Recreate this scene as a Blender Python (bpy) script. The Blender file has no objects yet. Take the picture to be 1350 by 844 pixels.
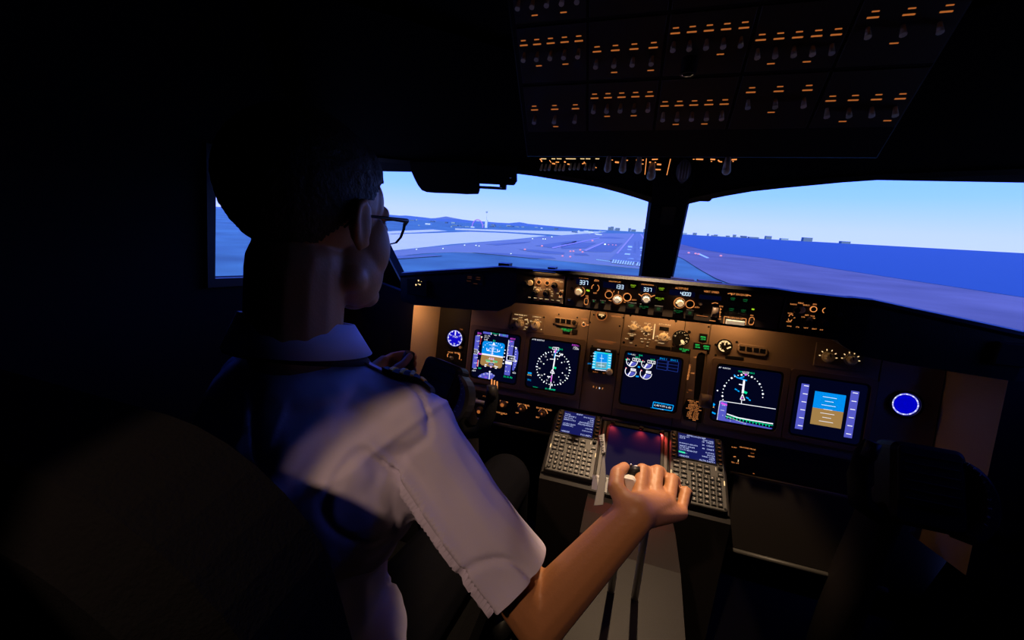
import bpy, bmesh, math, random
from mathutils import Vector as V, Matrix
from mathutils.geometry import tessellate_polygon
random.seed(7)
C = bpy.context.scene.collection
SC = bpy.context.scene
# ------------------------------------------------------------ camera, sky, sun, exposure
FPX = 512.7
YAW, PITCH, ROLL = .2958, .2448, .0551
def cam_basis():
    cy, sy, cp, sp = math.cos(YAW), math.sin(YAW), math.cos(PITCH), math.sin(PITCH)
    f = V((-sy*cp, cy*cp, -sp)); r = V((cy, sy, 0)); u = r.cross(f)
    cr, sr = math.cos(ROLL), math.sin(ROLL)
    return cr*r+sr*u, -sr*r+cr*u, f
CR, CU, CF = cam_basis()
EYE = V((0, 0, 1.35))
cd = bpy.data.cameras.new('camera'); cam = bpy.data.objects.new('camera', cd); C.objects.link(cam)
cd.sensor_width = 36; cd.lens = 36*FPX/1350; cd.clip_start = .02; cd.clip_end = 60000
m = Matrix((CR, CU, -CF)).transposed().to_4x4(); m.translation = EYE; cam.matrix_world = m
SC.camera = cam
SC.view_settings.view_transform = 'Standard'; SC.view_settings.look = 'None'
SC.view_settings.exposure = 0; SC.view_settings.gamma = 1; SC.view_settings.use_curve_mapping = False
w = bpy.data.worlds.new('sky'); SC.world = w; w.use_nodes = True
nt = w.node_tree; nt.nodes.clear()
out = nt.nodes.new('ShaderNodeOutputWorld'); bg = nt.nodes.new('ShaderNodeBackground')
tc = nt.nodes.new('ShaderNodeTexCoord'); sx = nt.nodes.new('ShaderNodeSeparateXYZ'); rp = nt.nodes.new('ShaderNodeValToRGB')
nt.links.new(tc.outputs['Generated'], sx.inputs[0]); nt.links.new(sx.outputs['Z'], rp.inputs[0])
nt.links.new(rp.outputs[0], bg.inputs[0]); nt.links.new(bg.outputs[0], out.inputs[0])
cr_ = rp.color_ramp; cr_.elements[0].position = 0; cr_.elements[0].color = (.62, .79, 2.1, 1)
cr_.elements[1].position = 1; cr_.elements[1].color = (.06, .16, 3.2, 1)
for p, c in ((.02, (.60, .78, 2.1, 1)), (.08, (.35, .70, 3.0, 1)), (.14, (.25, .63, 3.6, 1)), (.35, (.14, .40, 3.9, 1))):
    e = cr_.elements.new(p); e.color = c
bg.inputs[1].default_value = 1.0
sd = bpy.data.lights.new('sun', 'SUN'); so = bpy.data.objects.new('sun', sd); C.objects.link(so)
sd.energy = 2.4; sd.color = (1, .96, .92); sd.angle = .01
so.rotation_euler = (math.radians(52), 0, 0)

def lamp(kind, name, loc, direction, energy, color, **kw):
    l = bpy.data.lights.new(name, kind); o = bpy.data.objects.new(name, l); C.objects.link(o)
    o.location = loc; o.rotation_euler = V(direction).to_track_quat('-Z', 'Y').to_euler()
    l.energy = energy; l.color = color
    for k, v in kw.items(): setattr(l, k, v)
    return o
WARM = (1, .50, .19)
# map light in the ceiling behind the pilots, aimed at the control stand
MAPL = (-.27, -.42, 1.88)
lamp('SPOT', 'map_light_beam', MAPL, V((-.10, .50, .775))-V(MAPL), 16, (1, .64, .46), spot_size=math.radians(24), spot_blend=.06, shadow_soft_size=.02)

# lamp in the overhead panel shining straight down past the glareshield lip onto the control stand
DOWNL = (.05, .868, 1.640)
lamp('SPOT', 'overhead_light_beam', DOWNL, (0, -.02, -1), 37, (1, .69, .42), spot_size=math.radians(60), spot_blend=.3, shadow_soft_size=.008)

# ------------------------------------------------------------ frames (planes in the cockpit)
class Frame:
    def __init__(s, O, ex, ey):
        s.O = V(O); s.ex = V(ex).normalized(); s.ey = V(ey).normalized(); s.n = s.ex.cross(s.ey)
    def w(s, x, y, h=0): return s.O+s.ex*x+s.ey*y+s.n*h
    def un(s, px, py, h=0):
        d = CR*((px-675)/FPX)+CU*((422-py)/FPX)+CF
        o = s.O+s.n*h; t = s.n.dot(o-EYE)/s.n.dot(d); q = EYE+d*t-s.O
        return (q.dot(s.ex), q.dot(s.ey))
    def mpp(s, px, py):
        a = s.un(px, py); b = s.un(px, py+1); return math.hypot(a[0]-b[0], a[1]-b[1])
def atD(px, py, D): return EYE+(CR*((px-675)/FPX)+CU*((422-py)/FPX)+CF)*D
def atY(px, py, y):
    d = CR*((px-675)/FPX)+CU*((422-py)/FPX)+CF; return EYE+d*(y/d.y)
def atZ(px, py, z):
    d = CR*((px-675)/FPX)+CU*((422-py)/FPX)+CF; return EYE+d*((z-1.35)/d.z)
TAU = .1965
MIP = Frame((0, 1.1747, .91), (1, 0, 0), (0, math.sin(TAU), math.cos(TAU)))
MCP = Frame((0, .98, 1.19), (1, 0, 0), (0, 0, 1))
TH = .537
PED = Frame((.062, 1.053, .713), (1, 0, 0), (0, math.cos(TH), math.sin(TH)))
OVH = Frame((0, 1.0, 1.51), (1, 0, 0), (0, -.62, .78))
CL = .07

# ------------------------------------------------------------ materials
MATS = {}
def mat(name, col, rough=.6, metal=0, emit=None, es=1, bump=0, scale=200, var=0, spec=.5):
    if name in MATS: return MATS[name]
    m = bpy.data.materials.new(name); m.use_nodes = True; n = m.node_tree; b = n.nodes['Principled BSDF']
    b.inputs['Base Color'].default_value = (*col, 1); b.inputs['Roughness'].default_value = rough
    b.inputs['Metallic'].default_value = metal; b.inputs['Specular IOR Level'].default_value = spec
    if emit:
        b.inputs['Emission Color'].default_value = (*emit, 1); b.inputs['Emission Strength'].default_value = es
        m.cycles.emission_sampling = 'NONE'
    if bump or var:
        t = n.nodes.new('ShaderNodeTexCoord'); nz = n.nodes.new('ShaderNodeTexNoise')
        nz.inputs['Scale'].default_value = scale; nz.inputs['Detail'].default_value = 3
        n.links.new(t.outputs['Object'], nz.inputs[0])
        if bump:
            bp = n.nodes.new('ShaderNodeBump'); bp.inputs['Strength'].default_value = bump; bp.inputs['Distance'].default_value = .002
            n.links.new(nz.outputs[0], bp.inputs['Height']); n.links.new(bp.outputs[0], b.inputs['Normal'])
        if var:
            mx = n.nodes.new('ShaderNodeMixRGB'); mx.inputs[1].default_value = (*[c*(1-var) for c in col], 1)
            mx.inputs[2].default_value = (*[min(1, c*(1+var)) for c in col], 1)
            n.links.new(nz.outputs[0], mx.inputs[0]); n.links.new(mx.outputs[0], b.inputs['Base Color'])
    MATS[name] = m; return m
def glow(name, c, s=1.0): return mat(name, (0, 0, 0), .8, emit=c, es=s)
M = dict(
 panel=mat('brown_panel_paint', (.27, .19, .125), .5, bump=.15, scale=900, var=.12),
 bezel=mat('display_bezel_paint', (.17, .115, .075), .45, bump=.1, scale=900),
 dark=mat('dark_panel_paint', (.018, .015, .014), .5, bump=.1, scale=600, spec=.2),
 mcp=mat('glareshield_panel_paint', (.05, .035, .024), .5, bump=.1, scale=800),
 black=mat('black_plastic', (.009, .009, .0095), .45, spec=.25),
 vinyl=mat('black_padded_vinyl', (.006, .006, .0062), .42, bump=.3, scale=500, spec=.22),
 screen=mat('dark_display_glass', (.002, .003, .012), .35, emit=(.001, .002, .018), es=.6, spec=.12),
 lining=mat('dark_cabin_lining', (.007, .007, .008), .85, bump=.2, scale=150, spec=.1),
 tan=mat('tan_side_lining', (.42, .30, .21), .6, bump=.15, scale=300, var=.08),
 ivory=mat('ivory_knob_plastic', (.80, .70, .50), .4),
 grey=mat('grey_panel_paint', (.072, .069, .064), .45, bump=.1, scale=900),
 greyl=mat('light_grey_metal', (.42, .42, .40), .35, metal=.4),
 chrome=mat('brushed_steel', (.62, .62, .62), .25, metal=1),
 white=mat('white_enamel', (.72, .72, .68), .35),
 key=mat('key_black_plastic', (.02, .02, .02), .4),
 glassd=mat('dark_glass', (.01, .01, .012), .08),
 seat=mat('black_seat_fabric', (.006, .006, .0065), .95, bump=.6, scale=300, spec=.05),
 floor=mat('dark_floor_mat', (.02, .02, .02), .85, bump=.4, scale=200),
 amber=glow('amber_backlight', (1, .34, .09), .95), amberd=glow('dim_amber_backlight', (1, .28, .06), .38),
 cream=glow('cream_backlight', (1, .66, .30), 1.2),
 gw=glow('display_white', (.92, .92, 1), 1.05), gb=glow('display_blue_tape', (.10, .11, .62), .9),
 gsky=glow('display_sky_blue', (.0, .27, .86), 1), gbrown=glow('display_ground_brown', (.33, .19, .06), 1.1),
 ggreen=glow('display_green', (.0, .75, .32), 1), gmag=glow('display_magenta', (.75, .08, .85), 1),
 gred=glow('display_red', (.9, .05, .08), 1), gcyan=glow('display_cyan', (.0, .35, .95), 1),
 gyel=glow('display_amber', (.95, .6, .25), 1), ggrn2=glow('annunciator_green', (.02, .75, .12), 1),
 gdim=glow('dim_display_blue', (.01, .03, .22), 1), gclock=glow('clock_dial_blue', (.0, .0, .55), 1),
 glcd=glow('lcd_segment_white', (.62, .82, 1), 1.25), gsb=glow('standby_display_cyan', (.02, .55, .85), 1),
 gsbg=glow('standby_ground_grey', (.16, .36, .42), 1), glime=glow('button_light_green', (.42, .75, .02), .9),
 gcdu=glow('cdu_text_white', (.55, .62, 1), 1.1), gcdub=glow('cdu_screen_blue', (.004, .008, .10), 1),
 gred2=glow('cdu_red_reflection', (.35, .06, .10), 1), ggrnd=glow('dim_green_legend', (.01, .16, .04), 1),
)
# ------------------------------------------------------------ mesh builder
class MB:
    def __init__(s): s.v = []; s.f = []; s.sm = []
    def add(s, vs, fs, smooth=False):
        o = len(s.v); s.v += [V(q) for q in vs]; s.f += [tuple(i+o for i in f) for f in fs]; s.sm += [smooth]*len(fs); return s
    def prism(s, fr, pts, h0, h1, ch=0, back=True):
        """closed outline in frame coordinates, extruded from h0 to h1 with a chamfer ch"""
        a = sum(pts[i][0]*pts[(i+1) % len(pts)][1]-pts[(i+1) % len(pts)][0]*pts[i][1] for i in range(len(pts)))
        if a < 0: pts = pts[::-1]
        n = len(pts); vs = [fr.w(x, y, h0) for x, y in pts]; rings = 1
        if ch:
            ins = []
            for i in range(n):
                p, q, r = V(pts[i-1]), V(pts[i]), V(pts[(i+1) % n])
                d1 = (q-p); d2 = (r-q)
                d1 = d1.normalized() if d1.length > 1e-9 else V((1, 0)); d2 = d2.normalized() if d2.length > 1e-9 else d1
                nn = V((-d1.y-d2.y, d1.x+d2.x)); L = nn.length
                nn = nn/L if L > 1e-6 else V((0, 0)); k = ch/max(.5, abs(nn.dot(V((-d1.y, d1.x)))))
                ins.append(q+nn*k)
            vs += [fr.w(x, y, h1-ch) for x, y in pts]+[fr.w(q.x, q.y, h1) for q in ins]; rings = 3
        else: vs += [fr.w(x, y, h1) for x, y in pts]; rings = 2
        fs = []
        for k in range(rings-1):
            for i in range(n):
                j = (i+1) % n; fs.append((k*n+i, k*n+j, (k+1)*n+j, (k+1)*n+i))
        fs.append(tuple((rings-1)*n+i for i in range(n)))
        if back: fs.append(tuple(reversed(range(n))))
        return s.add(vs, fs)
    def box(s, fr, x0, x1, y0, y1, h0, h1, ch=0):
        return s.prism(fr, [(x0, y0), (x1, y0), (x1, y1), (x0, y1)], h0, h1, ch)
    def rbox(s, fr, x0, x1, y0, y1, h0, h1, r=.004, ch=0, k=3):
        return s.prism(fr, rrect(x0, x1, y0, y1, r, k), h0, h1, ch)
    def cyl(s, fr, x, y, r0, h0, h1, r1=None, seg=20, ch=0, grip=0):
        r1 = r0 if r1 is None else r1; vs = []; prof = [(r0, h0), (r1, h1-ch), (r1-ch, h1)] if ch else [(r0, h0), (r1, h1)]
        for r, h in prof:
            for i in range(seg):
                a = 2*math.pi*i/seg; rr = r*(1-(grip if i % 2 else 0)); vs.append(fr.w(x+rr*math.cos(a), y+rr*math.sin(a), h))
        fs = []
        for k in range(len(prof)-1):
            for i in range(seg):
                j = (i+1) % seg; fs.append((k*seg+i, k*seg+j, (k+1)*seg+j, (k+1)*seg+i))
        fs.append(tuple((len(prof)-1)*seg+i for i in range(seg))); fs.append(tuple(reversed(range(seg))))
        return s.add(vs, fs)
    def ring(s, fr, x, y, ri, ro, h0, h1, seg=28, a0=0, a1=2*math.pi):
        full = abs(a1-a0-2*math.pi) < 1e-6; n = seg if full else seg+1; vs = []
        for i in range(n):
            a = a0+(a1-a0)*i/seg; c, q = math.cos(a), math.sin(a)
            vs += [fr.w(x+ri*c, y+ri*q, h0), fr.w(x+ro*c, y+ro*q, h0), fr.w(x+ro*c, y+ro*q, h1), fr.w(x+ri*c, y+ri*q, h1)]
        fs = []
        for i in range(seg):
            a, b = 4*i, 4*((i+1) % n)
            fs += [(a+1, b+1, b+2, a+2), (a+2, b+2, b+3, a+3), (a+3, b+3, b, a), (a, b, b+1, a+1)]
        return s.add(vs, fs)
    def quadp(s, fr, pts, h):      # flat polygon (print)
        return s.add([fr.w(x, y, h) for x, y in pts], [tuple(range(len(pts)))])
    def line(s, fr, p, q, w, h):
        d = V(q)-V(p)
        if d.length < 1e-9: return s
        n = V((-d.y, d.x)).normalized()*w/2
        return s.quadp(fr, [(p[0]-n.x, p[1]-n.y), (q[0]-n.x, q[1]-n.y), (q[0]+n.x, q[1]+n.y), (p[0]+n.x, p[1]+n.y)], h)
    def text(s, fr, x, y, size, t, h, align='C', rot=0):
        vs, fs, wd = txt(t); k = size; ox = {'C': -wd/2, 'L': 0, 'R': -wd}[align]; c, q = math.cos(rot), math.sin(rot)
        return s.add([fr.w(x+((a+ox)*c-(b-.35)*q)*k, y+((a+ox)*q+(b-.35)*c)*k, h) for a, b in vs], fs)
    def tube(s, pts, r, seg=10, cap=True, smooth=True):
        pts = [V(p) for p in pts]; n = len(pts); rs = r if isinstance(r, (list, tuple)) else [r]*n; vs = []; up = None
        for i, p in enumerate(pts):
            t = (pts[min(i+1, n-1)]-pts[max(i-1, 0)]).normalized()
            if up is None: up = t.orthogonal().normalized()
            up = (up-t*up.dot(t)).normalized(); b = t.cross(up)
            for k in range(seg):
                a = 2*math.pi*k/seg; vs.append(p+(up*math.cos(a)+b*math.sin(a))*rs[i])
        fs = [(i*seg+k, i*seg+(k+1) % seg, (i+1)*seg+(k+1) % seg, (i+1)*seg+k) for i in range(n-1) for k in range(seg)]
        s.add(vs, fs, smooth)
        if cap: s.add([vs[k] for k in range(seg)], [tuple(reversed(range(seg)))]); s.add([vs[(n-1)*seg+k] for k in range(seg)], [tuple(range(seg))])
        return s
    def ell(s, c, r, rot=None, seg=20, rings=12):
        c = V(c); vs = []; r = (r, r, r) if isinstance(r, (int, float)) else r
        for i in range(rings+1):
            t = math.pi*i/rings
            for k in range(seg):
                a = 2*math.pi*k/seg; q = V((r[0]*math.sin(t)*math.cos(a), r[1]*math.sin(t)*math.sin(a), r[2]*math.cos(t)))
                if rot: q = rot @ q
                vs.append(c+q)
        fs = [(i*seg+k, (i+1)*seg+k, (i+1)*seg+(k+1) % seg, i*seg+(k+1) % seg) for i in range(rings) for k in range(seg)]
        return s.add(vs, fs, True)
    def wbox(s, a, b):             # world axis-aligned box
        (x0, y0, z0), (x1, y1, z1) = a, b
        return s.add([(x, y, z) for x in (x0, x1) for y in (y0, y1) for z in (z0, z1)],
                     [(0, 1, 3, 2), (4, 6, 7, 5), (0, 4, 5, 1), (2, 3, 7, 6), (0, 2, 6, 4), (1, 5, 7, 3)])
    def plate(s, fr, outer, holes, h0, h1):  # plate with holes
        loops = [outer]+holes; tri = tessellate_polygon([[V((x, y, 0)) for x, y in l] for l in loops])
        flat = [p for l in loops for p in l]; n = len(flat)
        vs = [fr.w(x, y, h0) for x, y in flat]+[fr.w(x, y, h1) for x, y in flat]
        fs = [tuple(t) for t in tri]+[tuple(i+n for i in reversed(t)) for t in tri]; o = 0
        for l in loops:
            k = len(l); fs += [(o+i, o+(i+1) % k, n+o+(i+1) % k, n+o+i) for i in range(k)]; o += k
        return s.add(vs, fs)
    def mesh(s, name, m, off=V((0, 0, 0))):
        me = bpy.data.meshes.new(name); me.from_pydata([tuple(q-off) for q in s.v], [], s.f)
        me.polygons.foreach_set('use_smooth', s.sm); me.materials.append(m if not isinstance(m, str) else M[m])
        b = bmesh.new(); b.from_mesh(me); bmesh.ops.remove_doubles(b, verts=b.verts, dist=1e-6)
        if len(b.faces) < 200000: bmesh.ops.recalc_face_normals(b, faces=b.faces)
        b.to_mesh(me); b.free(); return me
    def build(s, name, m, parent=None, label=None, kind=None):
        off = root_loc(parent) if parent else V((0, 0, 0))
        o = bpy.data.objects.new(name, s.mesh(name, m, off)); C.objects.link(o)
        if parent: o.parent = parent
        if label: o['label'] = label
        if kind: o['kind'] = kind
        return o
def root_loc(o):
    l = V((0, 0, 0))
    while o: l += o.location; o = o.parent
    return l
def rrect(x0, x1, y0, y1, r, k=3):
    pts = []
    for cx, cy, a in ((x1-r, y1-r, 0), (x0+r, y1-r, 90), (x0+r, y0+r, 180), (x1-r, y0+r, 270)):
        for i in range(k+1):
            t = math.radians(a+90*i/k); pts.append((cx+r*math.cos(t), cy+r*math.sin(t)))
    return pts
_T = {}
def txt(t):
    if t in _T: return _T[t]
    cu = bpy.data.curves.new('t', 'FONT'); cu.body = t; cu.size = 1; cu.resolution_u = 1; cu.offset = 0
    o = bpy.data.objects.new('t', cu); C.objects.link(o); dg = bpy.context.evaluated_depsgraph_get()
    me = bpy.data.meshes.new_from_object(o.evaluated_get(dg))
    vs = [(v.co.x, v.co.y) for v in me.vertices]; fs = [tuple(p.vertices) for p in me.polygons]
    bpy.data.objects.remove(o); bpy.data.meshes.remove(me); bpy.data.curves.remove(cu)
    wd = max([a for a, b in vs] or [0]); _T[t] = (vs, fs, wd); return _T[t]
SEG = {'0': 'abcdef', '1': 'bc', '2': 'abged', '3': 'abgcd', '4': 'fgbc', '5': 'afgcd', '6': 'afgedc', '7': 'abc', '8': 'abcdefg', '9': 'abcfgd'}
def seg7(mb, fr, x, y, size, t, h):   # x = right edge, size = digit height
    w, st = size*.52, size*.13
    for i, ch in enumerate(reversed(t)):
        x1 = x-i*size*.78; x0 = x1-w; ya, yb, yc = y+size/2, y, y-size/2; sk = size*.06
        S = dict(a=((x0, ya), (x1, ya)), b=((x1, ya), (x1, yb)), c=((x1, yb), (x1, yc)), d=((x0, yc), (x1, yc)), e=((x0, yb), (x0, yc)), f=((x0, ya), (x0, yb)), g=((x0, yb), (x1, yb)))
        for k in SEG[ch]: mb.line(fr, *S[k], st, h)
def thing(name, label, cat, loc=(0, 0, 0), group=None):
    o = bpy.data.objects.new(name, None); C.objects.link(o); o.location = loc; o.empty_display_size = .05
    o['label'] = label; o['category'] = cat
    if group: o['group'] = group
    return o
def tag(o, label, cat, group=None):
    o['label'] = label; o['category'] = cat
    if group: o['group'] = group
    return o
def struct(name, mb, m): return mb.build(name, m, kind='structure')
def Z(x0, y0, s): return lambda X, Y: (x0+X/s, y0+Y/s)

# ------------------------------------------------------------ cabin shell
X, Yv, Zv = V((1, 0, 0)), V((0, 1, 0)), V((0, 0, 1))
WX0, WX1 = -.98, 1.12
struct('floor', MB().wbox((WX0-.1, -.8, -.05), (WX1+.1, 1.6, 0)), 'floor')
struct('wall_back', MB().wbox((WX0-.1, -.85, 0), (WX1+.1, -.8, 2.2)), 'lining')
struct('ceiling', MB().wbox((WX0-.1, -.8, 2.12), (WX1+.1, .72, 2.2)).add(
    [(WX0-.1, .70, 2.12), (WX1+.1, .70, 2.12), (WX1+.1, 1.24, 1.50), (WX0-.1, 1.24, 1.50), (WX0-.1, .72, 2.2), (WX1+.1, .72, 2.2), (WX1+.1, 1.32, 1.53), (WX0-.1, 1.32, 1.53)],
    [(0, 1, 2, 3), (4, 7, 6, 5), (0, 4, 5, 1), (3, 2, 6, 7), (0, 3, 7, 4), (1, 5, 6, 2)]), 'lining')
# windscreen facets: the left one measured, the right one its mirror image about the centreline
SW, RK = math.radians(9), math.radians(27)
FL = Frame((CL, 1.37, 1.2), (math.cos(SW), math.sin(SW), 0), (0, -math.sin(RK), math.cos(RK)))
FR = Frame((CL, 1.37, 1.2), (math.cos(SW), -math.sin(SW), 0), (0, -math.sin(RK), math.cos(RK)))
topL = [(470, 236), (499, 234), (555, 235.5), (630, 236), (680, 237), (720, 239.5), (770, 244.5), (800, 248), (825, 253), (848, 258.5), (868, 264)]
openL = [FL.un(*p) for p in topL]
xr, yr = FL.un(868, 264); xb, yb_ = FL.un(847, 362)
openL += [(xb+(xb-xr)*(.10/(yr-yb_)), yb_-.12), FL.un(700, 384), FL.un(600, 388)]
xa, ya = FL.un(530, 373); openL += [FL.un(536.5, 388)]
openL = openL[::-1]
outL = [(-1.12, -.75), (0, -.75), (0, .52), (-1.12, .80)]
mir = lambda pts: [(-a, b) for a, b in pts]
wl = MB().plate(FL, outL, [openL], -.02, .02); struct('wall_front', wl, 'lining')
struct('wall_front', MB().plate(FR, mir(outL), [mir(openL)], -.02, .02), 'lining')
def glass_mat():
    m = bpy.data.materials.new('window_glass'); m.use_nodes = True; n = m.node_tree; n.nodes.clear()
    o = n.nodes.new('ShaderNodeOutputMaterial'); mx = n.nodes.new('ShaderNodeMixShader'); t = n.nodes.new('ShaderNodeBsdfTransparent')
    g = n.nodes.new('ShaderNodeBsdfGlossy'); g.inputs['Roughness'].default_value = .02; mx.inputs[0].default_value = .03
    t.inputs[0].default_value = (.99, .995, 1, 1)
    n.links.new(t.outputs[0], mx.inputs[1]); n.links.new(g.outputs[0], mx.inputs[2]); n.links.new(mx.outputs[0], o.inputs[0]); return m
M['glass'] = glass_mat()
def grow(pts, d):
    cx = sum(p[0] for p in pts)/len(pts); cy = sum(p[1] for p in pts)/len(pts)
    return [(x+(d if x > cx else -d), y+(d if y > cy else -d)) for x, y in pts]
for i, (fr, pts) in enumerate(((FL, openL), (FR, mir(openL)))):
    wnd = MB().plate(fr, grow(pts, .012), [pts], .021, .030).build(f'window_{i+1}', 'black', kind='structure')
    MB().prism(fr, grow(pts, .004), -.005, -.001).build('pane', 'glass', wnd)
# side windows
def side(sgn, name, win):
    x = WX0 if sgn < 0 else WX1
    fr = Frame((x, 0, 0), (0, 1 if sgn < 0 else -1, 0), (0, 0, 1))   # normal points inwards
    s = 1 if sgn < 0 else -1
    hole = [(s*a, b) for a, b in ((.68, 1.18), (1.04, 1.15), (.97, 1.47), (.72, 1.47))]
    outer = [(s*a, b) for a, b in ((-.82, 0), (1.55, 0), (1.35, .95), (1.03, 1.56), (.72, 2.15), (-.82, 2.15))]
    struct(name, MB().plate(fr, outer, [hole], -.04, 0), 'lining')
    wnd = MB().plate(fr, grow(hole, .02), [hole], .001, .014).build(win, 'black', kind='structure')
    MB().prism(fr, grow(hole, .004), -.02, -.015).build('pane', 'glass', wnd)
side(-1, 'wall_left', 'window_3'); side(1, 'wall_right', 'window_4')
struct('wall_nose', MB().wbox((WX0-.05, 1.52, 0), (WX1+.05, 1.56, 1.0)), 'lining')
# side fairings between front wall and side walls
for i, (sg, xs) in enumerate(((-1, WX0), (1, WX1))):
    a = FL.w(-1.10, -.16) if sg < 0 else FR.w(1.10, -.16); b = FL.w(-1.10, .36) if sg < 0 else FR.w(1.10, .36)
# centre post, with its data placard and the compass bracket above
pc = [FL.un(866.5, 262), FL.un(845.5, 366)]
post = MB()
pw = abs(pc[0][0])+.004
zt, zb = 1.50, 1.14
def ypost(z): return 1.37-math.tan(RK)*(z-1.2)
pl = [V((CL-pw, ypost(zt)-.01, zt)), V((CL+pw, ypost(zt)-.01, zt)), V((CL+pw-.002, ypost(zb)-.01, zb)), V((CL-pw+.002, ypost(zb)-.01, zb))]
post.add(pl+[p+V((0, -.035, 0))+V((.008 if i in (0, 3) else -.008, 0, 0)) for i, p in enumerate(pl)], [(0, 1, 2, 3), (7, 6, 5, 4), (0, 4, 5, 1), (3, 2, 6, 7), (0, 3, 7, 4), (1, 5, 6, 2)])
po = post.build('trim_1', 'lining', kind='structure')
fp = Frame((CL, ypost(1.40)-.048, 1.40), (1, 0, 0), (0, -math.sin(RK), math.cos(RK)))
MB().rbox(fp, -.016, .02, -.035, .02, 0, .003, .003).build('placard', 'dark', po)

# ------------------------------------------------------------ glareshield
def shield():
    g = thing('glareshield', 'black padded glareshield running along under the windscreen, above the instrument panel', 'glareshield', (CL, 1.1, 1.14))
    st = [(-.675, 1.03, 1.150, 1.176), (-.655, .995, 1.105, 1.190), (-.60, .985, 1.10, 1.199), (-.50, .98, 1.105, 1.214), (-.40, .975, 1.11, 1.228), (-.335, .97, 1.117, 1.238), (-.30, .97, 1.135, 1.239), (-.29, .97, 1.1445, 1.238),
          (-.20, .97, 1.1445, 1.240), (-.155, .965, 1.1445, 1.244), (-.05, .965, 1.1445, 1.243), (.07, .965, 1.1445, 1.243)]
    full = st+[(2*CL-x, y, a, b) for x, y, a, b in reversed(st[:-1])]
    mb = MB(); rings = []
    for x, y, zb, zt in full:
        inner = -.29 < x < 2*CL+.29
        yf = .985 if inner else y
        zlip = 1.228 if inner else zt-.03
        pts = [(1.14, zb), (yf, zb), (yf, zlip if inner else zt-.026), (y, zt-.016), (y-.003, zt-.009), (y+.003, zt-.002), (y+.015, zt), (y+.2, zt-.034), (1.34, zt-.075), (1.36, zt-.10)]
        rings.append([(x, a, b) for a, b in pts])
    n = len(rings[0]); vs = [p for r in rings for p in r]
    fs = [(i*n+k, i*n+(k+1) % n, (i+1)*n+(k+1) % n, (i+1)*n+k) for i in range(len(rings)-1) for k in range(n)]
    fs += [tuple(range(n)), tuple(reversed(range((len(rings)-1)*n, len(rings)*n)))]
    mb.add(vs, fs); mb.build('hood', 'vinyl', g)
    # raised clips and seams on top of the hood
    for px, py, w in ((664, 349.5, .03), (727, 355.5, .02), (900, 371.5, .05), (936, 374.5, .05)):
        q = atY(px, py, 1.0); b = MB().wbox((q.x-w/2, 1.0, 1.232), (q.x+w/2, 1.03, 1.2425)); b.build('hood_clip', 'black', g)
    return g
shield()
# ------------------------------------------------------------ small fittings shared by the panel modules
def screw(root, fr, pts, r=.0032, h=.0):
    me = None
    for x, y in pts:
        if me is None:
            b = MB().cyl(Frame((0, 0, 0), fr.ex, fr.ey), 0, 0, r, 0, .0018, seg=10, ch=.0006); b.line(Frame((0, 0, 0), fr.ex, fr.ey), (-r*.8, 0), (r*.8, 0), r*.3, .0019)
            me = b.mesh('screw', 'black')
        o = bpy.data.objects.new('screw', me); C.objects.link(o); o.parent = root; o.location = fr.w(x, y, h)-root_loc(root)
def knob(root, fr, x, y, r, h0, hgt, m, name='knob', ptr=None, grip=.08, flange=True, seg=20):
    b = MB()
    if flange: b.cyl(fr, x, y, r*1.25, h0, h0+hgt*.25, seg=seg, ch=r*.1)
    b.cyl(fr, x, y, r, h0+(hgt*.25 if flange else 0), h0+hgt, r*.88, seg=seg, ch=r*.15, grip=grip)
    k = b.build(name, m, root)
    if ptr is not None:
        c, s = math.cos(ptr), math.sin(ptr)
        MB().line(fr, (x, y), (x+r*.8*c, y+r*.8*s), r*.18, h0+hgt+.0003).build('pointer', 'amber' if m in ('black', 'mcp') else 'black', k)
    return k
def toggle(root, fr, x, y, r, L, m='greyl', tilt=.5, h0=.003):
    b = MB().cyl(fr, x, y, r*1.9, h0, h0+.003, seg=12, ch=.0006); p = fr.w(x, y, h0+.002); d = (fr.n+fr.ey*tilt).normalized()
    b.tube([p, p+d*L*.6, p+d*L], [r*.7, r*.8, r*1.2], 8); return b.build('toggle', m, root)
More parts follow.
